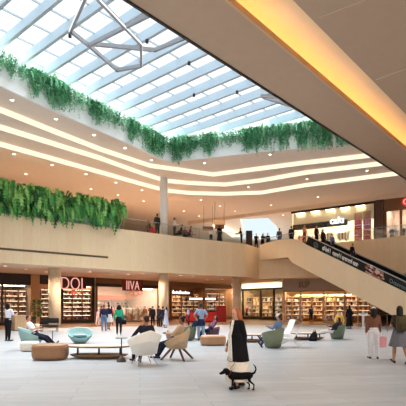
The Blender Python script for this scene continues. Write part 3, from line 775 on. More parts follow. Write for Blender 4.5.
make_person((bp.x, bp.y), RIGHT - .6, .62, 'sit', 'small baby in a white cap on a lap in the tan lounge chair', skinc=(206, 150, 124), hair=None, top=((196, 160, 140), 2), bottom=('trousers', (210, 196, 180)), shoes=(220, 214, 206), hat=(236, 230, 226), upd=dict(pz=.085, thigh=(80, 80), shin=(60, 62)), w=1.35, z=bp.z - .0)
make_person((X_(192, 21.9), 21.9), .9, 1.66, 'recline', 'person in dark blue sitting low in the moss green tub chair', skinc=(190, 140, 114), hair=('short', (40, 32, 30)), top=((44, 62, 86), 2), bottom=('trousers', (52, 66, 92)), upd=dict(pz=.48, lean=-40))
make_person((X_(277.5, 17.8), 17.75), LEFT - .55, 1.76, 'read', 'man in a white cap, blue shirt and jeans sitting in the sage green tub chair', skinc=(196, 146, 118), hair=('short', (52, 42, 36)), hat=(236, 236, 236), top=((116, 142, 176), 2), bottom=('trousers', (74, 88, 120)), shoes=(34, 34, 42), upd=dict(pz=.50, lean=-6, thigh=(84, 98), shin=(34, 58), head=14))
make_person((X_(331, 22.2), 22.2), LEFT - .1, 1.68, 'recline', 'person in a black top and white trousers reclining in the dark green tub chair', skinc=(196, 150, 122), hair=('bob', (30, 24, 24)), top=((34, 32, 40), 2), bottom=('trousers', (224, 226, 228)), upd=dict(pz=.46, lean=-42, thigh=(88, 84), shin=(64, 60)))
make_person((X_(340, 24.6), 24.6), NEAR - .4, 1.45, 'bend', 'person in a yellow top bending behind the dark green tub chair', skinc=(206, 156, 120), hair=('short', (96, 66, 40)), top=((232, 186, 78), 2), bottom=('trousers', (92, 70, 60)), upd=dict(lean=34))
make_person((X_(210, 22.4), 22.4), LEFT + .1, 1.64, 'read', 'person in a plum top and dark trousers seated in the plum tub chair', skinc=(190, 140, 114), hair=('bob', (36, 28, 30)), top=((122, 82, 112), 2), bottom=('trousers', (40, 40, 62)), upd=dict(pz=.46, lean=-36))
# black bag on the floor by the low table
e = empty('backpack', (X_(313, 21.4), 21.4, 0), .3, 'black backpack slumped on the floor by the low table at right', 'backpack')
bm = nb(); secs = []
for z, s, o in ((0, .9, 0), (.06, 1.0, 0), (.2, .92, .02), (.34, .66, .06), (.42, .40, .09), (.46, .18, .1)):
    secs.append(((o, 0, z), (.22 * s, 0, 0), (0, .15 * s, 0)))
ell_loft(bm, secs, 18); ob('bag_body', bm, fab((24, 24, 28)), e, smooth=True)
bm = nb(); tube(bm, [(.02, 0, .44), (.06, 0, .54), (.13, 0, .52), (.15, 0, .42)], .012, 6); ob('strap', bm, fab((34, 34, 38)), e)
bm = nb(); rbox(bm, -.14, .10, -.19, -.12, .04, .20, .03); ob('pocket', bm, fab((30, 30, 34)), e, smooth=True)

# ---------------------------------------------------------------- people standing and walking on the ground floor
def stand(px, py, H, rz, pose, label, **k):
    y = EYE * F / (py - HY); return make_person((X_(px, y), y), rz, H, pose, label, **k)
stand(8, 341, 1.80, AWAY - .5, 'phone', 'woman with dark hair in a white T-shirt and black trousers at the far left', hair=('bob', (26, 22, 22)), skinc=(206, 158, 132), top=((226, 228, 236), 1), bottom=('trousers', (20, 20, 24)))
stand(97.5, 326.5, 1.40, RIGHT, 'stroll', 'child in a pink and white top beside the shoe shop window post', hair=('bob', (60, 36, 28)), top=((232, 176, 196), 1), bottom=('trousers', (212, 196, 200)))
stand(104, 331, 1.78, .25, 'stand', 'man in a navy jacket and blue jeans with his back turned at the shop entrance', hair=('short', (120, 96, 72)), top=((40, 46, 74), 2), bottom=('trousers', (92, 122, 156)))
stand(108.8, 330.2, 1.74, -.2, 'stroll', 'woman in a dark jacket and pale skirt close beside the man in the navy jacket', hair=('short', (58, 42, 36)), top=((34, 38, 58), 2), bottom=('skirt', (214, 208, 206)), skinc=(160, 112, 92))
stand(111.5, 325.5, 1.66, .6, 'stand', 'shopper in an orange-red top entering the bright shop', hair=('short', (44, 30, 28)), top=((206, 98, 66), 2), bottom=('trousers', (172, 92, 66)))
gp, gj, gat = stand(119, 335.4, 1.68, .1, 'stroll', 'woman with curly black hair in a bright green top and black trousers', hair=('curly', (20, 18, 18)), top=((44, 172, 132), 2), bottom=('trousers', (24, 26, 34)), upd=dict(arm=((-6, 16), (10, 12))), skinc=(130, 88, 68))
h = gat('wr1'); paper_bag(h + Vector((.04, 0, -.06)), .24, .12, .26, (26, 26, 32), 'small black handbag held by the woman in the green top', hl=.10)
stand(145, 323.5, 1.68, NEAR, 'stand', 'person in a brown jacket and tan trousers in front of the bright shop display', hair=('short', (60, 42, 32)), top=((142, 100, 70), 2), bottom=('trousers', (170, 130, 96)))
stand(152.8, 326, 1.70, .5, 'stand', 'person all in black at the left of the trio by the middle column', hair=('short', (24, 20, 20)), top=((34, 28, 30), 2), bottom=('trousers', (26, 24, 28)))
stand(158.6, 326.6, 1.72, -.6, 'phone', 'person in a charcoal jacket standing at the middle of the trio by the middle column', hair=('short', (60, 30, 28)), top=((48, 44, 50), 2), bottom=('trousers', (28, 28, 36)))
stand(166, 327.6, 1.62, LEFT, 'stand', 'woman in a pale blue dress at the right of the trio by the middle column', hair=('long', (34, 26, 30)), top=((176, 190, 222), 1), bottom=('dress', (182, 194, 222)))
stand(162.8, 327.2, 1.66, .2, 'stand', 'person in a dark navy coat just in front of the middle column', hair=('short', (30, 26, 28)), top=((30, 32, 46), 2), bottom=('trousers', (36, 40, 56)))
stand(188.5, 325.5, 1.62, LEFT, 'carry', 'person in a lilac white shirt and maroon trousers by the red kiosk', hair=('short', (110, 70, 60)), top=((222, 212, 236), 2), bottom=('trousers', (88, 34, 44)))
bpn, bj2, bat2 = stand(201, 340.5, 1.78, .15, 'hips', 'man in a grey-blue shirt with a navy jacket tied round his waist', hair=('short', (40, 40, 50)), top=((150, 172, 200), 1), bottom=('trousers', (148, 172, 200)), skinc=(170, 124, 104))
bm = nb(); ell_loft(bm, [(bj2['pelvis'] + Vector((0, 0, z)), (a, 0, 0), (0, b, 0)) for z, a, b in ((.08, .165, .125), (0, .19, .15), (-.18, .205, .165), (-.25, .20, .16))], 20); ob('tied_jacket', bm, fab((34, 42, 74)), bpn, smooth=True)
stand(311, 322.5, 1.74, .3, 'stand', 'man in a blue-grey jacket looking into the shop under the grey bulkhead', hair=('short', (34, 30, 30)), top=((58, 72, 96), 2), bottom=('trousers', (34, 36, 44)))
stand(331, 322.3, 1.72, -.5, 'stand', 'person in a dark red top inside the shop under the grey bulkhead', hair=('short', (40, 28, 26)), top=((104, 40, 36), 2), bottom=('trousers', (40, 32, 34)))
stand(349.3, 328.6, 1.72, .4, 'stand', 'woman in a long black coat standing below the escalator', hair=('bob', (14, 14, 16)), top=((18, 18, 22), 2), bottom=('long_dress', (16, 16, 20)), coat=((18, 18, 22), .26, None), w=1.15)
stand(366, 331.0, 1.50, RIGHT, 'stroll', 'girl in a pink top passing behind the woman in white trousers', hair=('bob', (40, 30, 28)), top=((206, 150, 150), 1), bottom=('trousers', (90, 80, 84))) if False else None

# planters, counter and bench by the left column
def plant_leaf(bm, p, d, ln, wd, mi=0, droop=.3):
    d = Vector(d).normalized(); s = d.cross(Vector((0, 0, 1)))
    if s.length < .05: s = Vector((1, 0, 0))
    s.normalize(); p = Vector(p)
    m_ = p + d * ln * .5 + Vector((0, 0, .02)); e_ = p + d * ln - Vector((0, 0, droop * ln))
    a = bm.verts.new(p); b = bm.verts.new(m_ + s * wd); c = bm.verts.new(e_); dd = bm.verts.new(m_ - s * wd)
    bm.faces.new((a, b, c)).material_index = mi; bm.faces.new((a, c, dd)).material_index = mi
leafd = mat('leaf_olive', (96, 96, 46), .6, .3, 12)
e = empty('potted_tree', (X_(36.5, 33), 33, 0), 0, 'slender potted tree with olive leaves in front of the tan shop pier', 'plant')
bm = nb(); lathe(bm, [(.16, 0), (.21, .40), (.19, .40), (.17, .34), (.02, .34)], 20); ob('pot', bm, mat('pot_white', (220, 214, 204), .5), e, smooth=True)
bm = nb(); tube(bm, [(0, 0, .3), (.02, .01, .8), (-.01, 0, 1.25), (0, 0, 1.9)], [.03, .026, .022, .012], 8); ob('trunk', bm, mat('bark_pale', (190, 170, 140), .8, .2, 20), e)
bm = nb(); rr = random.Random(3)
for k in range(420):
    a = rr.uniform(0, 2 * PI); z = rr.uniform(.95, 2.2); r_ = rr.uniform(.02, .40) * (1 - abs(z - 1.55) / .95)
    plant_leaf(bm, (r_ * math.cos(a), r_ * math.sin(a), z), (math.cos(a), math.sin(a), rr.uniform(-.4, .6)), rr.uniform(.14, .24), .035)
ob('foliage', bm, leafd, e)
e = empty('counter', (X_(19, 31), 31, 0), R(44), 'light wooden counter box at the entrance of the far left shop', 'counter')
bm = nb(); rbox(bm, -.42, .42, -.35, .35, .05, 1.02, .02); ob('body', bm, mat('light_oak', (206, 174, 138), .5, .08, 8), e)
bm = nb(); box(bm, -.44, .44, -.37, .37, 1.02, 1.06); ob('counter_top', bm, mat('oak_top', (218, 190, 156), .4), e)
bm = nb(); box(bm, -.40, .40, -.33, .33, 0, .05); ob('plinth', bm, dark, e)
e = empty('planter_box', (X_(29.5, 33.4), 33.4, 0), R(44), 'dark brown planter box left of the potted tree', 'planter')
bm = nb(); rbox(bm, -.5, .5, -.25, .25, 0, .72, .02); box(bm, -.45, .45, -.2, .2, .70, .73); ob('box', bm, mat('planter_brown', (70, 46, 34), .6, .1, 6), e)
bm = nb()
for k in range(160):
    a = rr.uniform(0, 2 * PI); plant_leaf(bm, (rr.uniform(-.42, .42), rr.uniform(-.18, .18), .72), (math.cos(a), math.sin(a), rr.uniform(.6, 2)), rr.uniform(.2, .42), .03)
ob('foliage', bm, mat('leaf_dark', (70, 84, 48), .6, .3, 12), e)
def dark_bench(px, y, label):
    e = empty('bench', (X_(px, y), y, 0), .1, label, 'bench'); mm = mat('bench_black', (36, 30, 30), .5, .1, 8)
    bm = nb(); rbox(bm, -.55, .55, -.28, .28, .30, .46, .04); ob('seat', bm, mm, e, smooth=True)
    bm = nb(); rbox(bm, -.55, .55, .20, .34, .56, .90, .05); ob('backrest', bm, mm, e, smooth=True)
    for sx in (-.48, .48):
        for sy in (-.22, .24):
            bm = nb(); tube(bm, [(sx, sy, 0), (sx, sy, .60 if sy > 0 else .32)], .022, 8); ob('leg', bm, black, e)
dark_bench(49.5, 29.5, 'black padded bench in front of the round left column')
# ================================================================ SHOPS
LS = 2.0; EF_RZ = math.atan2(-.842, .54)
class Fr:                                  # a wall frame: s along, t inward, z up
    def __init__(f, p, d):
        f.p = Vector(p[:2]); f.d = Vector(d).normalized(); f.n = Vector((-f.d.y, f.d.x)); f.rz = math.atan2(f.d.y, f.d.x)
    def w(f, s, t, z=0.0):
        q = f.p + f.d * s + f.n * t; return (q.x, q.y, z)
    def s(f, px, t=0.0):
        k = (px - HX) / F; q = f.p + f.n * t
        return (k * q.y - q.x) / (f.d.x - k * f.d.y)
WL = Fr((-14.1, 42.6), (9.2, 9.0)); WE = Fr((5.0, 60.2), (4.9, -6.2)); WF = Fr((8.5, 48.6), (.87, -.49))
WU = Fr((9.7, 50.2), (7.4, -5.2))
PAL = {
    'shoes': [(236, 222, 204), (96, 64, 52), (206, 92, 76), (246, 240, 232), (166, 122, 90), (52, 46, 48), (224, 180, 140), (240, 210, 190)],
    'books': [(244, 240, 234), (60, 60, 70), (190, 100, 96), (240, 228, 210), (140, 152, 166), (224, 206, 186), (40, 38, 42), (250, 246, 240)],
    'gold': [(246, 220, 168), (250, 240, 214), (196, 142, 86), (232, 190, 130), (120, 78, 50), (246, 226, 186)],
    'white': [(250, 248, 244), (240, 232, 224), (222, 190, 172), (150, 120, 104), (246, 240, 232), (70, 60, 60)],
    'red': [(190, 36, 36), (216, 70, 60), (240, 220, 214), (160, 26, 30)],
}
WN = [0]; CUR = {}
def goods(fr, s0, s1, t, zs, pal, label, group, kindn='merchandise', dens=.16, hmax=.26, seed=0):
    rr = random.Random(seed * 7 + 5); bm = nb(); cols = PAL[pal]
    for z in zs:
        s = s0 + .05
        while s < s1 - .12:
            w = rr.uniform(.6, 1.3) * dens; h = rr.uniform(.45, 1) * hmax
            if rr.random() < .85:
                mi = rr.randrange(len(cols))
                if rr.random() < .5: box(bm, s, min(s + w * .85, s1 - .04), t - .12, t + .12, z, z + h, mi)
                else: lathe(bm, [(w * .4, z), (w * .42, z + h * .6), (w * .18, z + h)], 8, cx=s + w * .42, cy=t, mi=mi)
            s += w
    o = ob(kindn, bm, [paint(c) for c in cols], loc=fr.w(0, 0), rz=fr.rz, label=label, cat='goods', group=group, kind='stuff')
    return o
def shelf(fr, s0, s1, t, z0, n, dz, label, pal, depth=.36, m=None, hmax=.26, dens=.16, back=True, goods_label=None, seed=0, glow=0):
    lo, hi, dp = CUR[fr]; s0 = max(s0, lo + .08); s1 = min(s1, hi - .08); t = min(t, dp - .28)
    m = m or mat('shelf_wood', (150, 112, 84), .5, .1, 10)
    e = empty('shelf_unit', fr.w((s0 + s1) / 2, t), fr.rz, label, 'shelf')
    h = (s1 - s0) / 2; top = z0 + n * dz
    for sx in (-h, h - .04): bm = nb(); box(bm, sx, sx + .04, -depth / 2, depth / 2, .02, top); ob('side_panel', bm, m, e)
    if back: bm = nb(); box(bm, -h, h, depth / 2, depth / 2 + .03, .02, top); ob('back_panel', bm, m, e)
    for k in range(n + 1): bm = nb(); box(bm, -h + .04, h - .04, -depth / 2, depth / 2, z0 + k * dz - .03, z0 + k * dz); ob('shelf_board', bm, m, e)
    if glow:  # added glow strips under the boards, only to brighten the goods
        bm = nb()
        for k in range(1, n + 1): box(bm, -h + .05, h - .05, -depth / 2 - .012, -depth / 2 + .03, z0 + k * dz - .055, z0 + k * dz - .031)
        ob('fill_strip', bm, emis('shelf_fill_%d' % glow, (255, 226, 186), glow), e)
    goods(fr, s0 + .06, s1 - .06, t, [z0 + k * dz for k in range(n)], pal, goods_label or ('goods standing on the ' + label), None, hmax=min(hmax, dz * .85), dens=dens, seed=seed)
    return e
def room(fr, s0, s1, dep, m, zt=4.6, z0=0.0, t0=.0):
    WN[0] += 1; bm = nb(); CUR[fr] = (s0, s1, dep)
    box(bm, s0, s1, dep, dep + .1, z0, zt); box(bm, s0 - .06, s0, t0, dep, z0, zt); box(bm, s1, s1 + .06, t0, dep, z0, zt)
    structure('wall_shop', bm, m, loc=fr.w(0, 0), rz=fr.rz)
def panel_light(fr, s, t, z, w, d, col, st, label):
    e = ob('ceiling_light', *panel_bm(w, d, col, st), loc=fr.w(s, t, z), rz=fr.rz, label=label, cat='light'); return e
def panel_bm(w, d, col, st):
    st = st * LS
    bm = nb(); box(bm, -w / 2, w / 2, -d / 2, d / 2, -.05, -.01, 0); box(bm, -w / 2 - .04, w / 2 + .04, -d / 2 - .04, d / 2 + .04, -.012, .04, 1)
    return bm, [emis('panel_%d_%d_%d_%d' % (*col, int(st * 10)), col, st), white]
def front(fr, s0, s1, zh, zt, m, label, posts=(), pane=True, post_w=.16, sill=.25, zb=.02):
    e = empty('shopfront', fr.w((s0 + s1) / 2, 0), fr.rz, label, 'shopfront'); h = (s1 - s0) / 2; c = (s0 + s1) / 2
    bm = nb(); box(bm, -h, h, -.12, .12, zh, zt); ob('header', bm, m, e)
    for sp in posts: bm = nb(); box(bm, sp - c - post_w / 2, sp - c + post_w / 2, -.10, .10, zb, zh); ob('post', bm, m, e)
    if pane:
        for a, b in pane:
            bm = nb(); box(bm, a - c, b - c, -.01, .01, zb + sill, zh); ob('glass_pane', bm, glass, e)
            if sill: bm = nb(); box(bm, a - c, b - c, -.09, .09, zb, zb + sill); ob('sill', bm, m, e)
    return e
def sL(px, t=0): return WL.s(px, t)
# -- shop at the far left
s0, s1 = sL(-12), sL(30)
room(WL, s0, s1, 4.2, mat('shop_white', (206, 192, 176), .8))
front(WL, s0, s1, 3.6, 4.6, dark, 'dark shopfront at the far left, left of the tan pier', posts=(sL(2),), pane=((s0, sL(14)),))
for k, (a, b) in enumerate(((-10, 4), (5, 17), (18, 29))):
    shelf(WL, sL(a, .8), sL(b, .8) , .8, .35, 6, .46, ('book shelf behind the left end of the far left shop window', 'middle shelf of dark and white goods in the far left shop', 'shelf in the far left shop just left of the tan pier')[k], 'books', seed=k, glow=3)
panel_light(WL, (s0 + s1) / 2, .35, 3.55, (s1 - s0) * .8, .16, (255, 230, 200), 10, 'ceiling light panel inside the far left shop')
# pier
bm = nb(); box(bm, sL(30), sL(38.5), -.25, 4, 0, 4.6); structure('column_pier', bm, mat('pier_tan', (190, 146, 100), .7, .04, 4), loc=WL.w(0, 0), rz=WL.rz)
s0, s1 = sL(39), sL(60)
room(WL, s0, s1, 3.5, mat('shop_rose', (196, 160, 142), .8)); front(WL, s0, s1, 3.75, 4.6, dark, 'narrow dark shopfront between the tan pier and the left column', pane=((s0, s1),))
shelf(WL, sL(40, 1), sL(49, 1), 1.0, .35, 7, .42, 'tall narrow shelf of pink and white goods beside the tan pier', 'white', dens=.12, glow=3)
panel_light(WL, (s0 + s1) / 2, 1.2, 4.5, (s1 - s0) * .7, .4, (255, 220, 190), 9, 'ceiling light panel of the narrow shop beside the left column')
# -- shoe shop with the neon letters
s0, s1 = sL(60.5), sL(94)
redd = mat('maroon_board', (70, 26, 26), .5, .1, 6)
room(WL, s0, s1, 4.2, mat('shop_tan', (206, 160, 122), .8))
front(WL, s0, s1, 3.72, 4.6, dark, 'dark shopfront of the shoe shop with pink neon letters', posts=(s0 + .1, s1 - .15), pane=((s0 + .2, s1 - .25),), post_w=.3, sill=.3)
for k, (a, b) in enumerate(((61.5, 71), (71.5, 81), (81.5, 92))):
    shelf(WL, sL(a, .7), sL(b, .7), .7, .40, 7, .42, ('left', 'middle', 'right')[k] + (' shelf of shoes in the neon lettered shop window' ), 'shoes', seed=10 + k, m=mat('shelf_red', (112, 52, 40), .5, .1, 8), hmax=.26, dens=.24, glow=5)
panel_light(WL, (s0 + s1) / 2, 1.7, 4.5, (s1 - s0) * .85, .6, (255, 206, 160), 10, 'ceiling light panel inside the shoe shop')
panel_light(WL, (s0 + s1) / 2, .30, 3.66, (s1 - s0) * .8, .16, (255, 222, 186), 12, 'added fill strip above the shoe shelves')  # fill added in front, the panel behind leaves the shelves dim
neon = emis('neon_pink', (255, 176, 160), .75); neon2 = emis('neon_red', (255, 110, 84), .7)
e = empty('shop_sign', WL.w(sL(72.6), -.22, 3.72), WL.rz, 'pink neon letters above the shoe shop window', 'sign')
bm = nb(); box(bm, -1.2, 1.4, .04, .09, -.30, .86); ob('backing_board', bm, redd, e)
text('letters', 'DOL', 1.75, .03, neon, e, (-.02, -.02, .12), (PI / 2, 0, 0), sx=.78, thick=-.03)
bm = nb(); rr = random.Random(4)
for k in range(5):
    c = Vector((-.35 + k * .30, -.02, -.74 + .10 * (k % 2)))
    tube(bm, [c + Vector((.22 * math.cos(t), 0, .22 * math.sin(t) + .05 * math.sin(2 * t + k))) for t in [2 * PI * q / 14 for q in range(15)]], .026, 6)
ob('script_line', bm, neon2, e, label='smaller red neon script under the letters')
# -- bright shop with pink letters
s0, s1 = sL(95.5), sL(159)
room(WL, s0, s1, 6.5, mat('shop_peach', (236, 222, 210), .8))
br = mat('header_bronze', (120, 84, 50), .5, .1, 6)
front(WL, s0, s1, 4.05, 4.6, br, 'bronze header of the wide bright shop with pink letters', posts=(s0 + .12, s1 - .12), pane=((sL(125), sL(158)),), sill=.12)
bm = nb(); box(bm, s0, s1, -.14, .0, 3.72, 4.05); structure('trim_shop', bm, dark, loc=WL.w(0, 0), rz=WL.rz)
e = empty('shop_sign', WL.w(sL(131), -.3, 3.72), WL.rz, 'pink letters with a ring below on the bronze header', 'sign')
bm = nb(); box(bm, -1.25, 1.45, .08, .14, -.35, .82); ob('backing_board', bm, mat('board_wine', (104, 44, 36), .5, .1, 6), e)
text('letters', 'IIVA', 1.45, .03, neon, e, (.05, .03, .18), (PI / 2, 0, 0), sx=.70, thick=-.02)
for c, r_ in (((-.15, 0, -.62), .28), ((.45, 0, -.66), .34), ((.98, 0, -.55), .26)):
    bm = nb(); tube(bm, [Vector(c) + Vector((r_ * math.cos(t), .02, r_ * .8 * math.sin(t))) for t in [2 * PI * q / 20 for q in range(21)]], .04, 6); ob('neon_ring', bm, neon2, e)
panel_light(WL, (s0 + s1) / 2 - 1, 2.2, 4.5, (s1 - s0) * .8, .8, (255, 232, 212), 9, 'ceiling light panel across the wide bright shop')
bm = nb(); box(bm, s0 + .3, s1 - .3, 6.38, 6.46, 2.55, 3.0); ob('wall_band', bm, emis('band_coral', (255, 160, 126), .8), loc=WL.w(0, 0), rz=WL.rz, label='glowing coral band along the back wall of the wide bright shop', cat='light')
panel_light(WL, sL(140, .45), .45, 3.66, (s1 - s0) * .42, .18, (255, 232, 206), 16, 'added fill strip above the mannequins of the wide bright shop')  # extra fill put in to brighten the mannequins
rackm = mat('rack_white', (240, 238, 234), .4)
def rack(fr, s, t, w, cols, label, seed=0, h=1.5, z=0.02):
    lo, hi, dp = CUR[fr]; s = min(max(s, lo + w / 2 + .15), hi - w / 2 - .15)
    e = empty('clothes_rack', fr.w(s, t, z), fr.rz, label, 'rack'); rr = random.Random(seed)
    for sx in (-w / 2, w / 2):
        bm = nb(); tube(bm, [(sx, 0, 0), (sx, 0, h)], .02, 6); ob('upright', bm, rackm, e)
        bm = nb(); box(bm, sx - .03, sx + .03, -.22, .22, 0, .03); ob('foot', bm, rackm, e)
    bm = nb(); tube(bm, [(-w / 2, 0, h), (w / 2, 0, h)], .02, 6); ob('rail', bm, rackm, e)
    bm = nb(); n = max(3, int(w / .11))
    for k in range(n):
        x = -w / 2 + .08 + (w - .16) * k / max(1, n - 1); L = rr.uniform(.65, 1.05); tilt = rr.uniform(-.02, .02)
        ring_loft(bm, [[(x - .03, -.06, h - .03), (x + .03, -.06, h - .03), (x + .03, .06, h - .03), (x - .03, .06, h - .03)], [(x - .035 + tilt, -.21, h - .14), (x + .035, -.21, h - .14), (x + .035, .21, h - .14), (x - .035, .21, h - .14)], [(x - .04 + tilt, -.20, h - L), (x + .03, -.20, h - L), (x + .03, .20, h - L), (x - .04, .20, h - L)]], mi=k % len(cols))
    o = ob('garments', bm, [fab(c) for c in cols], loc=fr.w(s, t, z), rz=fr.rz, label='clothes hanging on the ' + label, cat='clothes', kind='stuff')
    return e
def mannequin(fr, s, t, label, top=(236, 230, 222), bot=(200, 180, 160), rz=None, z=.02):
    lo, hi, dp = CUR[fr]; s = min(max(s, lo + .5), hi - .5)
    x, y, _ = fr.w(s, t); root = empty('mannequin', (x, y, z), fr.rz + PI if rz is None else rz, label, 'mannequin')
    J = body_joints(1.75, dict(POSES['stand'])); H = 1.75; wmat = mat('mannequin_white', (238, 232, 226), .35)
    bm = nb(); torso(bm, J, H, .95); ball(bm, J['head'], (.042 * H, .05 * H, .062 * H)); caps(bm, J['neck'], J['head'], .03 * H, .03 * H)
    for i in (0, 1):
        caps(bm, J['sh%d' % i], J['el%d' % i], .026 * H, .021 * H); caps(bm, J['el%d' % i], J['wr%d' % i], .021 * H, .014 * H); caps(bm, J['wr%d' % i], J['wr%d' % i] + Vector((0, .02, -.12)), .014 * H, .01 * H)
        caps(bm, J['hip%d' % i], J['knee%d' % i], .05 * H, .033 * H); caps(bm, J['knee%d' % i], J['ankle%d' % i], .033 * H, .02 * H); caps(bm, J['heel%d' % i], J['toe%d' % i], .02 * H, .015 * H)
    ob('body', bm, wmat, root, vox=.02)
    bm = nb(); torso(bm, J, H, .95, .02)
    for i in (0, 1): caps(bm, J['sh%d' % i], J['el%d' % i], .036 * H, .032 * H)
    ob('shirt', bm, fab(top), root, vox=.022)
    bm = nb()
    ell_loft(bm, [(J['waist'], (.15, 0, 0), (0, .11, 0)), (J['pelvis'], (.18, 0, 0), (0, .14, 0)), (J['pelvis'] - Vector((0, 0, .5)), (.24, 0, 0), (0, .19, 0))]); ob('skirt', bm, fab(bot), root, smooth=True)
    bm = nb(); lathe(bm, [(.2, 0.0), (.2, .015)], 20); ob('stand_base', bm, steel, root)
for px, t, top, bot, lb in ((129, .9, (240, 236, 230), (206, 186, 160), 'leftmost mannequin in the bright shop window, white top'), (136.5, 1.0, (228, 206, 176), (236, 230, 222), 'mannequin in a sand top in the middle of the bright shop window'), (142, .9, (236, 232, 226), (176, 146, 116), 'mannequin in white over a brown skirt right in the bright shop window'), (155, 1.0, (90, 50, 46), (70, 44, 40), 'dark dressed mannequin beside the middle column')):
    mannequin(WL, sL(px, t), t, lb, top, bot)
for px, t, w, cols, lb in ((102, 3.2, 1.8, [(232, 226, 222), (200, 96, 80), (60, 60, 80)], 'left clothes rack of the wide bright shop'), (117, 4.0, 2.0, [(240, 236, 232), (214, 176, 150), (150, 70, 60)], 'second clothes rack deep in the wide bright shop'), (133, 3.4, 2.4, [(244, 240, 236), (206, 196, 180), (96, 84, 76), (230, 214, 200)], 'pale clothes rack behind the mannequins'), (148, 4.7, 2.0, [(236, 210, 190), (90, 66, 60), (226, 226, 222)], 'right clothes rack of the wide bright shop')):
    rack(WL, sL(px, t), t, w, cols, lb, int(px))
for a, b, lb in ((97, 112, 'left'), (114, 130, 'middle'), (132, 156, 'right')):
    shelf(WL, sL(a, 6), sL(b, 6), 6.0, .5, 4, .48, lb + ' wall shelf along the back of the wide bright shop', 'white', m=white, seed=ord(lb[0]), dens=.24, hmax=.34)
# -- dim shop with the red counter and lit sign
s0, s1 = sL(170), sL(233)
room(WL, s0, s1, 7.5, mat('shop_brown', (176, 132, 96), .8))
front(WL, s0, s1, 4.0, 4.6, mat('header_brown', (134, 98, 66), .6, .08, 4), 'brown header of the dim shop with the red kiosk', posts=(s0 + .15, sL(204), s1 - .1), pane=((sL(205), s1),), sill=.3)
e = empty('shop_sign', WL.w(sL(185), .9, 3.35), WL.rz, 'long white lit sign with a tall round mark at its left end', 'sign')
lit = emis('sign_white', (255, 246, 232), 2.2)
bm = nb(); box(bm, -2.2, 2.2, .05, .12, -.36, .36); ob('backing_board', bm, mat('sign_umber', (100, 60, 40), .6), e)
bm = nb(); ball(bm, (-1.85, 0, .05), (.17, .06, .40), 12); ob('sign_mark', bm, lit, e, smooth=True)
bm = nb()
for k in range(11): x = -1.4 + k * .28; h = (.13, .2, .12, .16, .12, .2, .13, .12, .17, .13, .12)[k]; tube(bm, [(x, 0, -.12), (x + .03, 0, -.12 + 2 * h)], .05, 6); tube(bm, [(x, 0, -.12 + h), (x + .2, 0, -.12 + h)], .035, 6)
ob('letters', bm, lit, e)
redm = mat('kiosk_red', (176, 28, 32), .4, .08, 6)
def kiosk():
    x, y, _ = WL.w(sL(204, -6.2), -6.2)
    e = empty('kiosk', (x, y, 0.02), .12, 'red kiosk counter with a dark canopy behind the man in grey-blue', 'kiosk')
    bm = nb(); rbox(bm, -1.9, 1.3, -.5, .5, .08, 1.15, .04); ob('counter', bm, redm, e)
    bm = nb(); box(bm, -2.0, 1.4, -.58, .58, 1.15, 1.2); ob('counter_top', bm, mat('kiosk_top', (60, 34, 34), .3), e)
    bm = nb(); box(bm, -1.8, 1.2, -.42, .42, .0, .08); ob('plinth', bm, dark, e)
    for sx in (-1.8, 1.2): bm = nb(); tube(bm, [(sx, .4, 1.2), (sx, .4, 2.35)], .035, 8); ob('post', bm, dark, e)
    bm = nb(); box(bm, -2.0, 1.4, -.3, .5, 2.3, 2.62); ob('canopy', bm, mat('canopy_dark', (50, 30, 34), .5), e)
    bm = nb(); box(bm, -1.6, -.2, -.33, -.3, 2.36, 2.56); box(bm, .1, 1.2, -.33, -.3, 2.36, 2.56); ob('menu_light', bm, emis('menu', (255, 226, 200), 1.6), e, label='pale lit menu strips')
    bm = nb(); box(bm, 1.3, 2.3, -.45, .45, .02, 1.75); ob('red_cabinet', bm, mat('kiosk_red2', (150, 26, 32), .35), e)
kiosk()
for k, (a, b, t) in enumerate(((171, 180, 5.0), (181, 192, 6.8), (193, 203, 6.8), (206, 218, 1.6), (219, 231, 1.6))):
    shelf(WL, sL(a, t), sL(b, t), t, .4, 6, .5, ('brown shelf right of the middle column in the dim shop', 'warm lit shelf under the long white sign', 'warm lit shelf behind the red kiosk', 'left display shelf in the glazed bay beside the right column', 'right display shelf in the glazed bay beside the right column')[k], ('gold', 'gold', 'gold', 'books', 'white')[k], seed=30 + k, dens=.26, hmax=.38, glow=2)
panel_light(WL, sL(186, 3), 3.0, 4.5, 5, .5, (255, 200, 140), 7, 'ceiling light panel over the red kiosk shop')
panel_light(WL, sL(218, .6), .6, 4.2, 4, .4, (255, 224, 180), 9, 'ceiling light panel in the glazed bay beside the right column')
for k, px in enumerate((177, 197)):
    bm = nb(); x, y, _ = WL.w(sL(px, 1.4), 1.4); e = empty('pendant_lamp', (x, y, 3.0), 0, ('pendant lamp left of the long white sign', 'pendant lamp right of the long white sign')[k], 'lamp')
    lathe(bm, [(.05, .36), (.22, .05), (.22, 0), (.18, 0), (.04, .3)], 18); ob('lamp_shade', bm, mat('shade_gold', (190, 140, 80), .4), e, smooth=True)
    bm = nb(); ball(bm, (0, 0, .08), .10, 8); ob('bulb', bm, emis('bulb_warm', (255, 220, 160), 8), e)
    bm = nb(); tube(bm, [(0, 0, .35), (0, 0, 1.6)], .01, 5); ob('cord', bm, black, e)

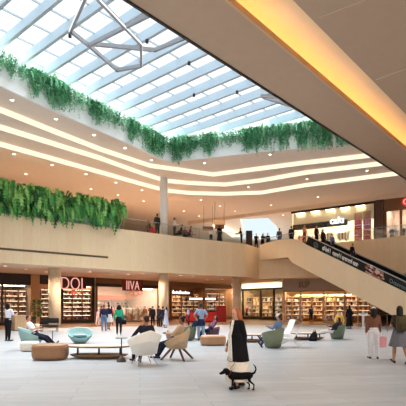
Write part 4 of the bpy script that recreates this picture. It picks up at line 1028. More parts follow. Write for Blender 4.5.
# -- recessed shop with the long cream light trough
s0, s1 = WE.s(240), WE.s(286)
room(WE, s0, s1, 5, mat('shop_cream', (214, 190, 156), .8))
front(WE, s0, s1, 3.78, 4.05, dark, 'dark framed glazed shopfront under the long cream light trough', posts=(WE.s(243), WE.s(261), WE.s(274), WE.s(284)), pane=((WE.s(243), WE.s(261)), (WE.s(262), WE.s(284))), sill=.35)
bm = nb(); box(bm, -3.2, 3.2, -.35, .25, -.26, .26); 
ob('cove_light', bm, emis('trough_cream', (255, 238, 196), 1.7), loc=WE.w(WE.s(263), -.3, 4.28), rz=WE.rz, label='long cream light trough above the glazed shopfront right of the right column', cat='light')
for k, (a, b, t, pal) in enumerate(((244, 252, 1.4, 'white'), (253, 260, 1.8, 'gold'), (263, 273, 2.2, 'gold'), (275, 283, 1.4, 'books'))):
    shelf(WE, WE.s(a, t), WE.s(b, t), t, .4, 5, .5, ('left window shelf under the cream light trough', 'second window shelf under the cream light trough', 'bright gold shelf under the cream light trough', 'dark shelf at the right end under the cream light trough')[k], pal, seed=50 + k, dens=.30, hmax=.42, glow=2)
panel_light(WE, WE.s(262, .6), .6, 3.95, 5.5, .4, (255, 230, 186), 11, 'ceiling light panel of the shop under the cream light trough')
for px, c, b, lb in ((247, (190, 60, 70), (60, 40, 50), 'mannequin in red in the window left of the glazed door'), (279, (236, 230, 230), (40, 40, 50), 'mannequin in white at the right end of the glazed shopfront')):
    mannequin(WE, WE.s(px, .8), .8, lb, c, b)
# -- shop under the grey bulkhead
s0, s1 = WF.s(283), WF.s(372)
room(WF, s0, s1, 5, mat('shop_gold', (226, 190, 146), .8))
greyb = mat('bulkhead_grey', (172, 156, 142), .7, .03, 3)
front(WF, s0, s1, 3.35, 4.6, greyb, 'wide grey bulkhead shopfront half hidden by the escalator', posts=(s0 + .15, WF.s(301), WF.s(324), WF.s(345)), pane=((s0 + .2, WF.s(300)), (WF.s(325), WF.s(344))), sill=.2)
bm = nb(); box(bm, s0, s1, -.16, 0, 3.22, 3.35); structure('trim_shop', bm, mat('trim_gold', (150, 112, 62), .4), loc=WF.w(0, 0), rz=WF.rz)
e = empty('shop_sign', WF.w(WF.s(304.5), -.16, 3.95), WF.rz, 'dark bronze letters on the grey bulkhead below the escalator landing', 'sign')
text('letters', 'IIUP', .95, .05, mat('letter_bronze', (112, 94, 82), .5), e, (0, 0, 0), (PI / 2, 0, 0), sx=.72)
for k, (a, b, t, pal) in enumerate(((285, 292, 1.0, 'white'), (293, 300, 1.4, 'white'), (302, 312, 3.6, 'gold'), (313, 323, 3.6, 'gold'), (326, 335, 1.5, 'gold'), (336, 344, 1.5, 'white'), (346, 358, 1.2, 'shoes'), (359, 370, 1.2, 'gold'))):
    shelf(WF, WF.s(a, t), WF.s(b, t), t, .35, 5, .48, ('pale shelf at the left end under the grey bulkhead', 'second pale shelf under the grey bulkhead', 'left gold lit shelf deep inside under the grey bulkhead', 'right gold lit shelf deep inside under the grey bulkhead', 'gold window shelf under the escalator, left one', 'white window shelf under the escalator', 'shelf of shoes near the escalator wall', 'last shelf before the escalator wall hides the shop')[k], pal, seed=70 + k, dens=.24, hmax=.36, m=mat('shelf_honey', (170, 118, 70), .5, .1, 8), glow=2)
for k, px in enumerate((295, 316, 340)):
    panel_light(WF, WF.s(px, .55), .55, 3.5, 2.6, .4, (255, 226, 176), 11, ('left', 'middle', 'right')[k] + ' ceiling light panel under the grey bulkhead')
    panel_light(WF, WF.s(px, 4.6), 4.6, 3.0, 2.4, .2, (255, 220, 150), 8, ('left', 'middle', 'right')[k] + ' wall light above the back shelves under the grey bulkhead')
# low dark rail with posts under the escalator, and a white stand
e = empty('railing', (X_(377, 39), 39, 0.02), EF_RZ, 'low dark railing on steel posts under the escalator', 'railing')
for k in range(7): bm = nb(); tube(bm, [(-3 + k, 0, 0), (-3 + k, 0, 1.05)], .035, 8); ob('post', bm, mat('post_white', (216, 214, 210), .4), e)
bm = nb(); box(bm, -3.1, 3.1, -.05, .05, 1.0, 1.10); ob('handrail', bm, black, e)
e = empty('display_stand', (X_(363.2, 35), 35, 0), 0, 'white T shaped stand in front of the dark railing', 'stand')
bm = nb(); box(bm, -.35, .35, -.04, .04, 1.0, 1.14); ob('top_bar', bm, white, e)
bm = nb(); box(bm, -.08, .08, -.03, .03, .03, 1.3); ob('post', bm, white, e)
bm = nb(); lathe(bm, [(.25, 0), (.25, .03)], 20); ob('base', bm, white, e)

# ================================================================ UPPER FLOOR SHOPS ON THE RIGHT
s0, s1 = WU.s(291.5), WU.s(376)
room(WU, s0, s1, 5, mat('shop_bright', (246, 232, 206), .7), zt=12.5, z0=ZU)
cream_e = emis('soffit_glow', (255, 236, 200), 1.1)
front(WU, s0, s1, 12.0, 12.2, dark, 'white upper floor shopfront with dark frame and two red panels', posts=(s1 - .1,), pane=((s0, s1 - .2),), sill=.0, zb=ZU)
bm = nb(); box(bm, -14, 30, -.35, -.13, 12.2, 12.62); structure('trim_bulkhead', bm, mat('bulk_tan', (228, 208, 186), .8), loc=WU.w(0, 0), rz=WU.rz)
bm = nb(); box(bm, s0 + .1, s1 - .3, .3, .4, 10.55, 12.0); structure('wall_shop_fascia', bm, mat('shop_bright2', (250, 236, 208), .7), loc=WU.w(0, 0), rz=WU.rz)
bm = nb(); box(bm, s0 + .1, WU.s(346), .14, .3, 10.15, 10.74); structure('trim_band', bm, mat('band_brown', (30, 18, 14), .9, spec=.0), loc=WU.w(0, 0), rz=WU.rz)
for k, px in enumerate((300, 315, 330, 345, 360)):
    panel_light(WU, WU.s(px, -.0), .08, 11.95, .9, .12, (255, 232, 190), 7, ('first', 'second', 'third', 'fourth', 'fifth')[k] + ' wash light from the left atop the white upper shopfront')
panel_light(WU, WU.s(325), 2.4, 12.3, 7, 1.0, (255, 240, 214), 11, 'ceiling light panel inside the white upper shop')
e = empty('shop_sign', WU.w(WU.s(337), -.02, 10.55), WU.rz, 'white letters over a dark band on the upper floor shopfront', 'sign')
bm = nb(); box(bm, -1.1, 1.1, .06, .12, -.40, .0); ob('backing_board', bm, black, e)
text('letters', 'calu', .95, .05, emis('sign_bright', (255, 255, 255), 1.0), e, (0, .0, .12), (PI / 2, 0, 0), sx=1.0, thick=.03)
bm = nb(); box(bm, WU.s(353.5), WU.s(361), .3, .42, ZU + .02, 11.35, 0); ob('red_panel', bm, mat('panel_red', (190, 16, 22), .8, spec=.05), loc=WU.w(0, 0), rz=WU.rz, label='left red display panel in the white upper shopfront', cat='panel')
bm = nb(); box(bm, WU.s(362.3), WU.s(370), .3, .42, ZU + .02, 11.35, 0); ob('red_panel', bm, mat('panel_red', (190, 16, 22), .8, spec=.05), loc=WU.w(0, 0), rz=WU.rz, label='right red display panel, next to the dark pillar of the white shopfront', cat='panel')
for k, (a, b) in enumerate(((354, 360.5), (363, 369.5))):
    goods(WU, WU.s(a), WU.s(b), .15, [ZU + 1.05], 'red', ('goods in front of the left red panel', 'goods in front of the right red panel')[k], None, dens=.62, hmax=.10, seed=90 + k)
    e = empty('display_shelf', WU.w(WU.s((a + b) / 2), .15), WU.rz, ('shelves on the left red panel', 'shelves on the right red panel')[k], 'shelf')
    h = (WU.s(b) - WU.s(a)) / 2
    for z in (.5, 1.05, 1.6, 2.15): bm = nb(); box(bm, -h, h, -.14, .14, ZU + z - .03, ZU + z); ob('shelf_board', bm, mat('shelf_pink', (206, 84, 78), .4), e)
for k, (px, cols) in enumerate(((298, [(240, 236, 232), (226, 190, 170), (196, 90, 76)]), (312, [(244, 240, 236), (180, 170, 160), (236, 226, 216)]), (326, [(236, 232, 226), (120, 110, 104), (250, 246, 240)]), (341, [(246, 240, 232), (210, 196, 180), (150, 120, 100)]))):
    rack(WU, WU.s(px, 1.4), 1.4 + .6 * (k % 2), 1.3, cols, ('first clothes rack behind the glass of the white upper shop', 'second clothes rack in the white upper shop', 'third clothes rack in the white upper shop', 'clothes rack under the white letters of the upper shop')[k], 40 + k, h=1.9, z=ZU)
# dark pillar and the shop with the red round sign
bm = nb(); box(bm, WU.s(376), WU.s(384), -.3, 4, ZU, 12.3); structure('column_dark', bm, mat('pillar_walnut', (84, 52, 34), .5, .1, 6), loc=WU.w(0, 0), rz=WU.rz)
s0, s1 = WU.s(384.5), WU.s(425)
room(WU, s0, s1, 4, mat('shop_rosewall', (216, 196, 180), .7), zt=12.5, z0=ZU)
front(WU, s0, s1, 11.0, 12.2, mat('header_walnut', (124, 86, 54), .5, .1, 6), 'walnut headed upper shopfront at the right edge with a round red sign', posts=(s0 + .1, WU.s(401)), pane=((s0 + .2, s1),), post_w=.2, sill=.0, zb=ZU)
e = empty('shop_sign', WU.w(WU.s(407), -.2, 11.7), WU.rz, 'round red sign on the walnut header at the right edge', 'sign')
bm = nb(); tube(bm, [(0, 0, 0), (0, -.08, 0)], .42, 28); ob('disc', bm, emis('sign_red', (226, 60, 50), .6), e)
bm = nb(); tube(bm, [(.24 * math.cos(t), -.10, .24 * math.sin(t)) for t in [2 * PI * q / 20 for q in range(21)]], .04, 6); ob('ring', bm, emis('sign_pale', (255, 200, 190), .7), e)
for k, (px, c, b) in enumerate(((391, (90, 40, 36), (70, 40, 34)), (396, (206, 206, 214), (226, 176, 110)), (403.5, (60, 40, 36), (120, 60, 50)))):
    mannequin(WU, WU.s(px, .9), .9, ('mannequin in dark red in the upper right shop window', 'mannequin in pale top and tan skirt in the upper right shop window', 'mannequin in brown at the right edge of the upper shop window')[k], c, b, z=ZU)
shelf_z = [ZU + .5, ZU + 1, ZU + 1.5, ZU + 2.0, ZU + 2.5]
panel_light(WU, WU.s(396), 1.8, 12.0, 3.5, .8, (255, 232, 206), 9, 'ceiling light panel inside the upper right shop')
# ================================================================ ESCALATOR AND LANDING
ED = Vector((.54, -.842)).normalized(); EN = Vector((-ED.y, ED.x))       # along (down), inward (behind the face)
E0 = Vector((9.27, 43.0))
EF = Fr((9.27, 43.0), (.54, -.842))
SL = .478
def zr(s): return 8.10 - SL * (s - 1.41)          # handrail
def zstep(s): return zr(s) - .98
S_TOP = 1.41 + (8.10 - .98 - ZU) / SL             # where the steps reach the upper floor
S_BOT = 1.41 + (8.10 - .98) / SL
esc = empty('escalator', EF.w(0, 0), EF.rz, 'escalator with pale panel sides and a black lettered banner rising to the upper floor', 'escalator')
clad = plankmat('escalator_panels', (253, 230, 194), (250, 225, 188), (240, 212, 174), 1.2, 9.0, .5, mortar=.005, vert=True, grain=.04, spec=.25)
def slab(bm, prof, t0, t1, mi=0, uv=True):         # profile in (s, z), extruded in t
    a = [bm.verts.new((s, t0, z)) for s, z in prof]; b = [bm.verts.new((s, t1, z)) for s, z in prof]
    fs = [bm.faces.new(a), bm.faces.new(b[::-1])]
    for i in range(len(prof)): fs.append(bm.faces.new((a[i], a[(i + 1) % len(prof)], b[(i + 1) % len(prof)], b[i])))
    if uv:
        lay = bm.loops.layers.uv.verify()
        for f in fs:
            for l in f.loops: l[lay].uv = (l.vert.co.x + l.vert.co.y, l.vert.co.z)
    for f in fs: f.material_index = mi
sq = S_BOT - .3
def low(s): return zr(s) - 3.02
sfl = 1.41 + (8.10 - 3.02) / SL
prof = [(-5.85, 8.20), (-4.6, 8.34), (-3.0, 8.40), (-1.6, 8.34), (-.6, 8.16), (.4, zr(.4) - .98 + .10), (S_BOT + .3, .10), (S_BOT + .3, 0.02), (sfl, 0.02), (-1.0, low(-.40)), (-1.6, 6.52), (-5.85, 6.60)]
for nm, a, b in (('side_panel', -.08, .08), ('side_panel', 1.72, 1.88)):
    bm = nb(); slab(bm, prof, a, b); ob(nm, bm, clad, esc)
bm = nb(); slab(bm, [(-5.8, ZU + .02), (S_TOP, ZU + .02), (S_BOT, .04), (S_BOT + 1.2, .04), (S_BOT + 1.2, 0.02), (sfl + .3, 0.02), (-.9, low(-.6)), (-1.6, 6.55), (-5.8, 6.63)], .08, 1.72); ob('truss', bm, mat('truss_tan', (196, 162, 126), .7), esc)
bm = nb(); n = 34
for k in range(n):
    s = S_TOP + (S_BOT - S_TOP) * k / n; ds = (S_BOT - S_TOP) / n
    box(bm, s, s + ds, .20, 1.60, zstep(s) - .25, zstep(s))
ob('steps', bm, mat('step_grey', (110, 112, 116), .4, .1, 20, metal=.5), esc)
bs0, bs1 = EF.s(308.5), S_BOT - .6
blackb = mat('banner_black', (10, 14, 18), .35, spec=.4)
for nm, t in (('banner', -.02), ('banner', 1.80)):
    bm = nb(); slab(bm, [(bs0, zr(bs0) - .04), (bs1, zr(bs1) - .04), (bs1, zr(bs1) - .97), (bs0 - .35, zr(bs0 - .35) - .97)], t - .012, t + .012); ob('banner', bm, blackb, esc)
for t in (-.02, 1.80):
    bm = nb(); tube(bm, [(bs0 - 1.3, t, zr(bs0) - .02), (bs0 - .5, t, zr(bs0) + .02), (bs0, t, zr(bs0)), (bs1, t, zr(bs1)), (bs1 + .9, t, zr(bs1) - .36), (bs1 + 1.8, t, .97), (bs1 + 2.3, t, .9)], 0, sq=(.10, .07)); ob('handrail', bm, mat('handrail_grey', (188, 190, 194), .25, metal=.3), esc)
    bm = nb(); slab(bm, [(bs1 + .02, zr(bs1) - .1), (bs1 + 1.8, .9), (bs1 + 1.8, .12), (bs1 + .1, zr(bs1) - .97)], t - .008, t + .008, uv=False); ob('glass_pane', bm, glass, esc)
# lettering of the banner: slanted script, a round badge, a photo patch
ang = math.atan(SL)
def bxf(s, h): return (s, -.05, zr(s) - .97 + h)
ink = mat('banner_ink', (244, 248, 246), .5); ink2 = mat('banner_ink_dim', (110, 128, 132), .5)
bm = nb(); c = EF.s(316.2)
tube(bm, [Vector(bxf(c, .46)) + Vector((.24 * math.cos(t), 0, .26 * math.sin(t) - .24 * math.cos(t) * SL)) for t in [2 * PI * q / 20 for q in range(21)]], .03, 5)
tube(bm, [Vector(bxf(c, .46)) + Vector((.12 * math.cos(t), 0, .13 * math.sin(t) - .12 * math.cos(t) * SL)) for t in [2 * PI * q / 14 for q in range(15)]], .025, 5)
ob('badge', bm, ink2, esc, label='round pale badge at the head of the banner')
def script(px0, px1, h0, amp, m, seed, name, thick):
    rr = random.Random(seed); s = EF.s(px0); e_ = EF.s(px1)
    while s < e_:
        k = rr.random(); w = .17; hh = amp * (1.7 if k > .7 else 1.0); bm = nb()
        tube(bm, [bxf(s, h0), bxf(s + .05, h0 + hh)], thick, 5)
        if k < .75:
            tube(bm, [Vector(bxf(s + .07, h0 + amp * .5)) + Vector((.075 * math.cos(t), 0, amp * .45 * math.sin(t) - .075 * math.cos(t) * SL + .03 * math.sin(t))) for t in [2 * PI * q / 10 for q in range(8 if k < .4 else 11)]], thick * .9, 5)
        ob('letter', bm, m, esc)
        s += w + (0.16 if rr.random() < .12 else 0)
script(323, 346, .36, .24, ink, 5, 'lettering', .028); script(347, 358, .36, .24, ink, 8, 'lettering', .028)
script(326, 345, .14, .06, ink2, 9, 'lettering', .014)
script(394, 408, .36, .18, ink2, 12, 'lettering', .024)
bm = nb(); c = EF.s(391.5); tube(bm, [Vector(bxf(c, .5)) + Vector((.13 * math.cos(t), 0, .14 * math.sin(t) - .13 * math.cos(t) * SL)) for t in [2 * PI * q / 14 for q in range(15)]], .03, 5); ob('badge', bm, ink2, esc)
rr = random.Random(21); cols = [(170, 112, 90), (130, 50, 52), (80, 34, 44), (196, 150, 130), (50, 26, 36), (214, 186, 180)]
bm = nb(); a, b = EF.s(366.5), EF.s(384)
for i in range(9):
    for j in range(4):
        s = a + (b - a) * (i + rr.uniform(.1, .9)) / 9; h = .14 + .19 * (j + rr.uniform(0, .9)); r_ = rr.uniform(.10, .19)
        p = Vector(bxf(s, h)); p.y = -.036 - .002 * ((i * 4 + j) % 6)
        f = bm.faces.new([bm.verts.new(p + Vector((r_ * math.cos(t), 0, r_ * .7 * math.sin(t) - r_ * math.cos(t) * SL))) for t in [2 * PI * q / 10 for q in range(10)]]); f.material_index = rr.randrange(len(cols))
ob('photo_patch', bm, [paint(c) for c in cols], esc, label='blurred reddish picture of faces printed on the banner')

# landing floor joins the upper floor; shaded wall below is the parapet behind
bm = nb(); plate(bm, [tuple(EF.w(-5.85, 1.7)[:2]), tuple(EF.w(S_TOP, 1.7)[:2]), (13.2, 44.2), (6.6, 47.9)], 6.65, ZU + .01); structure('floor_landing', bm, mat('truss_tan', (196, 162, 126), .7))

# ---------------------------------------------------------------- glass railings
def railing(L, z, h, label, inset=.06, posts=True, tint=(0.93, 0.97, 0.97)):
    e = empty('glass_railing', (0, 0, 0), 0, label, 'railing')
    q = offset(L, inset)
    bm = nb(); thick_ribbon(bm, q, z, z + h, .02, uv=False); ob('glass_pane', bm, glassm('rail_glass', tint, .07), e)
    bm = nb(); tube(bm, [(p[0], p[1], z + h) for p in q], .025, 6); ob('handrail', bm, steel, e)
    if posts:
        for a, b in zip(q, q[1:]):
            n = max(1, int(math.dist(a, b) / 2.4))
            for j in range(n):
                x, y = a[0] + (b[0] - a[0]) * j / n, a[1] + (b[1] - a[1]) * j / n
                bm = nb(); tube(bm, [(x, y, z - .1), (x, y, z + h)], .022, 6); ob('post', bm, steel, e)
railing([on_line(124, P)] + [p for p in P if p[0] > -6.8], Z1, .95, 'clear glass railing along the curved left parapet')
railing(PR[1:4], Z1, 1.0, 'clear glass railing on the right parapet in front of the upper shops')
railing([EF.w(-5.8, .0)[:2], EF.w(-.5, .0)[:2]], 8.3, .55, 'bluish glass railing on top of the escalator landing', posts=False, tint=(.78, .88, .95))

# ---------------------------------------------------------------- people upstairs and on the escalator
def up(px, dy, H, rz, pose, label, L=P, **k):
    x, y = on_line(px, L); y2 = y + dy; make_person((X_(px, y2), y2), rz, H, pose, label, z=ZU, **k); return X_(px, y2), y2
x, y = up(157.2, 1.0, 1.95, AWAY + .5, 'stand', 'man in a dark green-grey suit standing just left of the upper white column', hair=('short', (26, 22, 22)), top=((48, 54, 52), 2), bottom=('trousers', (40, 50, 46)))
paper_bag((x - .38, y - .25, ZU + .62), .5, .2, .55, (196, 40, 52), 'red bag standing by the man left of the upper white column', hl=.12)
up(174.5, 1.6, 1.95, RIGHT, 'carry', 'waiter in a white shirt and dark trousers right of the upper white column', hair=('short', (30, 26, 26)), top=((226, 228, 234), 2), bottom=('trousers', (40, 38, 42)))
tcnt = 0
for px, dy, c, lb in ((180.5, 1.5, (36, 40, 62), 'diner in navy nearest the upper white column'), (185, 2.6, (60, 44, 48), 'diner in brown in the middle of the upper terrace'), (189.5, 1.7, (150, 62, 84), 'diner in dark pink at the right of the terrace tables'), (150, 1.5, (60, 36, 36), 'seated person in dark red at the end of the fern planter')):
    x, y = on_line(px, P); y += dy; x = X_(px, y); rz = (LEFT, NEAR, LEFT, RIGHT)[tcnt]
    make_person((x, y), rz, 1.75, 'sit', lb, z=ZU, hair=('short', (40, 30, 28)), top=(c, 2), bottom=('trousers', (34, 32, 40)), upd=dict(pz=.56))
    e = empty('dining_chair', (x, y, ZU), rz, 'dark chair under the ' + lb.split(' at ')[0].split(' in the middle')[0].split(' nearest')[0] + ' upstairs', 'chair')
    cm = mat('chair_dark', (64, 44, 40), .5)
    bm = nb(); rbox(bm, -.22, .22, -.24, .22, .40, .45, .02); ob('seat', bm, cm, e)
    bm = nb(); rbox(bm, -.21, .21, -.27, -.23, .50, .92, .015); ob('backrest', bm, cm, e)
    for sx in (-.19, .19):
        for sy in (-.22, .19): bm = nb(); tube(bm, [(sx, sy, 0), (sx, sy, .52 if sy < 0 else .41)], .016, 6); ob('leg', bm, cm, e)
    tcnt += 1
for k, (px, dy) in enumerate(((183, 1.4), (192, 2.4))):
    x, y = on_line(px, P); y += dy; x = X_(px, y)
    e = empty('cafe_table', (x, y, ZU), 0, ('round cafe table between the diners on the upper terrace', 'round cafe table at the right end of the upper terrace')[k], 'table')
    bm = nb(); lathe(bm, [(.36, .72), (.38, .735), (.38, .75)], 24); ob('table_top', bm, mat('cafe_top', (150, 90, 96), .4), e)
    bm = nb(); lathe(bm, [(.20, 0), (.20, .02), (.03, .04), (.03, .72)], 16); ob('pedestal', bm, dark, e)
up(211, 2.0, 1.45, AWAY, 'carry', 'waiter in a white jacket bending left of the woman in dark red upstairs', hair=None, top=((236, 236, 236), 2), bottom=('trousers', (24, 24, 28)), upd=dict(lean=30))
up(219.5, 1.3, 1.80, .3, 'stand', 'woman in dark red and black under the hanging sign boards', hair=('long', (70, 30, 32)), top=((56, 28, 34), 2), bottom=('long_dress', (22, 20, 24)))
up(241.5, .9, 1.72, LEFT, 'rail', 'person in black at the glass railing near the parapet corner', hair=('short', (22, 20, 20)), top=((26, 24, 28), 2), bottom=('trousers', (24, 24, 28)))
def upl(px, y, H, rz, pose, label, **k): make_person((X_(px, y), y), rz, H, pose, label, z=ZU, **k)
e = empty('totem', (X_(249, 47.2), 47.2, ZU), .1, 'dark upright box by the parapet corner on the upper floor', 'totem')
bm = nb(); rbox(bm, -.32, .32, -.2, .2, .05, 1.75, .03); ob('body', bm, mat('totem_brown', (54, 44, 44), .4), e)
bm = nb(); box(bm, -.30, .30, -.18, .18, 0, .05); ob('base', bm, black, e)
upl(256.2, 49.2, 1.78, NEAR, 'rail', 'first person in black right of the dark upright box upstairs', hair=('short', (20, 20, 20)), top=((24, 26, 30), 2), bottom=('trousers', (24, 24, 28)))
upl(262.6, 49.3, 1.80, NEAR + .3, 'rail', 'broad person in black in the middle of the three by the bright roof opening', hair=('bob', (20, 18, 20)), top=((26, 26, 30), 2), bottom=('trousers', (22, 22, 26)), w=1.2)
upl(267.8, 49.0, 1.80, NEAR - .3, 'phone', 'third person in charcoal beside the bluish glass of the landing', hair=('short', (24, 22, 22)), top=((34, 36, 42), 2), bottom=('trousers', (28, 28, 32)))
upl(279.3, 46.9, 1.95, .2, 'stand', 'man in a slate blue shirt standing on the escalator landing', hair=('short', (60, 40, 36)), top=((72, 80, 106), 2), bottom=('trousers', (56, 66, 96)))
upl(291.5, 45.6, 1.95, -.4, 'stand', 'broad man in a navy jacket at the head of the escalator', hair=('short', (50, 32, 28)), top=((38, 38, 54), 2), bottom=('trousers', (44, 52, 78)), w=1.2)
def on_esc(px, label, H=1.72, rz=0.0, t=.9, **k):
    s = EF.s(px, t); x, y, _ = EF.w(s, t); z = zstep(S_TOP + (S_BOT - S_TOP) / 34 * math.floor((s - S_TOP) / ((S_BOT - S_TOP) / 34))) if s > S_TOP else ZU + .02
    make_person((x, y), EF.rz + PI / 2 + rz, H, 'stand', label, z=z, **k)
on_esc(304.5, 'person with an orange scarf stepping off at the escalator top', rz=PI, skinc=(206, 140, 110), hair=('long', (130, 80, 60)), top=((214, 150, 122), 2), bottom=('trousers', (150, 60, 60)))
on_esc(316.5, 'first dark dressed rider near the top of the escalator', rz=PI, hair=('short', (30, 26, 24)), top=((52, 44, 46), 2), H=1.9)
on_esc(323, 'second dark dressed rider on the escalator', rz=PI, hair=('bob', (36, 30, 28)), top=((62, 48, 46), 2), H=1.9)
on_esc(332.5, 'rider in a lilac blue shirt on the escalator', rz=PI, hair=('short', (60, 52, 46)), top=((126, 128, 170), 2), bottom=('trousers', (70, 70, 100)), H=1.78)
on_esc(351.5, 'lowest rider, in a dark maroon jacket, looking down on the escalator', rz=PI, hair=('short', (34, 24, 24)), top=((52, 34, 42), 2), bottom=('trousers', (50, 40, 56)), upd=dict(lean=8, head=24), H=1.80)
# hanging sign boards
for px, py, y, w, hgt, c, lb in ((208, 228.5, 49, 1.15, .42, (64, 44, 36), 'dark sign board hanging on two rods, the lower left one'), (219.5, 222.5, 47, 1.15, .5, (206, 176, 140), 'tan sign board hanging on two rods, the upper right one')):
    z = EYE + (HY - py) * y / F; e = empty('hanging_sign', (X_(px, y), y, z), .1, lb, 'sign')
    bm = nb(); box(bm, -w / 2, w / 2, -.08, .08, -hgt / 2, hgt / 2); ob('board', bm, paint(c), e)
    for sx in (-w * .42, w * .42): bm = nb(); tube(bm, [(sx, 0, hgt / 2), (sx, 0, ZC - z)], .022, 5); ob('rod', bm, mat('rod_brown', (110, 84, 66), .5), e)
    if c[0] > 100: bm = nb(); box(bm, -w * .4, w * .4, -.3, .3, -hgt / 2 - .40, -hgt / 2 - .02); ob('lower_box', bm, mat('sign_umber', (100, 60, 40), .6), e)
# curved cove light at the far end of the upper floor
bm = nb(); pts = [at(px, py, 12.3) for px, py in ((221, 225), (228, 228), (235, 232), (240, 236))]
thick_ribbon(bm, pts, 12.15, 12.45, 1.2, uv=False); ob('cove_light', bm, emis('far_cove', (255, 240, 204), 1.3), label='short curving cream light at the far end of the upper floor behind the sign boards', cat='light')

# ================================================================ PLANTS
fern_m = [mat('fern_%d' % i, c, .55, .2, 6, spec=.3) for i, c in enumerate(((96, 170, 84), (66, 138, 70), (150, 206, 116), (38, 88, 50)))]
vine_m = [mat('vine_%d' % i, c, .6, .2, 6, spec=.3) for i, c in enumerate(((124, 194, 148), (96, 170, 122), (164, 214, 176), (72, 138, 98)))]
def frond(bm, rr, p, out, ln, rise, mi, wd=.11, n=10):
    out = Vector((out[0], out[1], 0)).normalized(); side = Vector((-out.y, out.x, 0)); pts = []
    sw = rr.uniform(-.7, .7)
    for k in range(n + 1):
        t = k / n
        reach = ln * .48 * (1 - (1 - t) ** 2.4); z = rise * (4 * t * (1 - t)) * .55 * (t < .5) + rise * .55 * (t >= .5) * (4 * .5 * .5) * (1 - (t - .5) * 2) - ln * .74 * max(0, t - .2) ** 1.25
        pts.append(p + out * reach + side * sw * ln * t * .5 + Vector((0, 0, z)))
    for k in range(n):
        a, b = pts[k], pts[k + 1]; t = (k + .5) / n; L = wd * (math.sin(PI * min(1, t * .9 + .12)) ** .7) * 1.3
        d = (b - a)
        for s in (-1, 1):
            tip = (a + b) * .5 + side * s * L + d * .9 + Vector((0, 0, -.03))
            f = bm.faces.new([bm.verts.new(a), bm.verts.new(tip), bm.verts.new(b)]); f.material_index = mi
            tip2 = b + side * s * L * .9 + d * .7 + out * .03
            f = bm.faces.new([bm.verts.new((a + b) * .5), bm.verts.new(tip2), bm.verts.new(b + d * .3)]); f.material_index = mi
def along(L, s):
    for a, b in zip(L, L[1:]):
        l = math.dist(a, b)
        if s <= l: 
            t = s / l; return (a[0] + (b[0] - a[0]) * t, a[1] + (b[1] - a[1]) * t), Vector((b[0] - a[0], b[1] - a[1])).normalized()
        s -= l
    return b, Vector((b[0] - a[0], b[1] - a[1])).normalized()
def length(L): return sum(math.dist(a, b) for a, b in zip(L, L[1:]))
rr = random.Random(77)
PL = [(-19, 25.5), (-13.6, 30.1), (-10.8, 32.5), on_line(122, P)]
PL2 = offset(PL, .30)
e = empty('planter_box', (0, 0, 0), 0, 'long white planter on the left parapet holding the hanging ferns', 'planter')
bm = nb(); thick_ribbon(bm, PL2, Z1 - .1, 9.45, .5, uv=False); ob('box', bm, white, e)
bm = nb(); thick_ribbon(bm, offset(PL, .36), 9.40, 9.47, .38, uv=False); ob('soil', bm, mat('soil', (60, 44, 34), .9, .2, 20), e)
bm = nb(); TL = length(PL)
for k in range(1000):
    s = rr.uniform(0, TL); (x, y), d = along(offset(PL, rr.uniform(-.05, .5)), s)
    o = Vector((d.y, -d.x)); o = (o + d * rr.uniform(-1.3, 1.3)); z = 8.25 + 1.4 * rr.random() ** .8
    lay = rr.random()
    if lay < .30: frond(bm, rr, Vector((x, y, 9.5)), o if rr.random() < .6 else d * rr.choice((-1, 1)) + o * .2, rr.uniform(.8, 1.3), rr.uniform(.6, 1.5), rr.choice((0, 1, 2, 2)), .12, 8)
    else: frond(bm, rr, Vector((x, y, z)), o, rr.uniform(.6, 1.7), rr.uniform(.15, .6), rr.choice((0, 0, 1, 1, 2, 3)), rr.uniform(.15, .23), 8)
ob('fern_foliage', bm, fern_m, label='dense green ferns hanging over the left parapet of the upper floor', cat='plants', kind='stuff')

def vines(L, label, dens, zt, lmax, seed, zmin):
    rr = random.Random(seed); bm = nb(); TL = length(L); k = 0
    clumps = [(rr.uniform(0, TL), rr.uniform(.5, 1.3), rr.uniform(.65, 1.0)) for _ in range(int(TL / 1.3))]
    for _ in range(int(TL * dens)):
        if rr.random() < .5:
            c = rr.choice(clumps); s = min(TL, max(0, rr.gauss(c[0], c[1] * .38))); kk = c[2]
        else: s = rr.uniform(0, TL); kk = .45
        (x, y), d = along(L, s); o = Vector((d.y, -d.x, 0))
        p = Vector((x, y, zt + rr.uniform(-.05, .25))) + o * rr.uniform(.08, .34)
        ln = lmax * kk * rr.uniform(.3, 1.0); n = max(4, int(ln / .085)); ph = rr.uniform(0, 6)
        mi = rr.choice((0, 0, 1, 2, 3)); c0 = p - o * .3
        for q in range(n + 1):
            t = q / n; a = p + o * .10 * math.sin(t * 3 + ph) + Vector((d.x, d.y, 0)) * .07 * math.sin(t * 5 + ph) + Vector((0, 0, .16 * math.sin(PI * min(1, t * 4)) - ln * t))
            if a.z < zmin: break
            for _2 in range(2):
                dr = Vector((rr.uniform(-1, 1), rr.uniform(-1, 1), rr.uniform(-.9, .3))).normalized(); sd = dr.cross(Vector((0, 0, 1))).normalized() * .034; L_ = rr.uniform(.09, .17)
                f = bm.faces.new([bm.verts.new(a), bm.verts.new(a + dr * L_ * .5 + sd), bm.verts.new(a + dr * L_), bm.verts.new(a + dr * L_ * .5 - sd)]); f.material_index = mi
    for _ in range(int(TL * 26)):                      # bushy top
        c = rr.choice(clumps); s = min(TL, max(0, rr.gauss(c[0], c[1] * .5))); (x, y), d = along(L, s); o = Vector((d.y, -d.x, 0))
        p = Vector((x, y, zt + rr.uniform(-.1, .1))) - o * rr.uniform(-.25, .5)
        frond(bm, rr, p, o * rr.uniform(-.6, 1) + Vector((d.x, d.y, 0)) * rr.uniform(-1, 1), rr.uniform(.4, .85), rr.uniform(.3, .75), rr.choice((0, 0, 1, 2)), .07, 7)
    ob('trailing_foliage', bm, vine_m, label=label, cat='plants', kind='stuff')
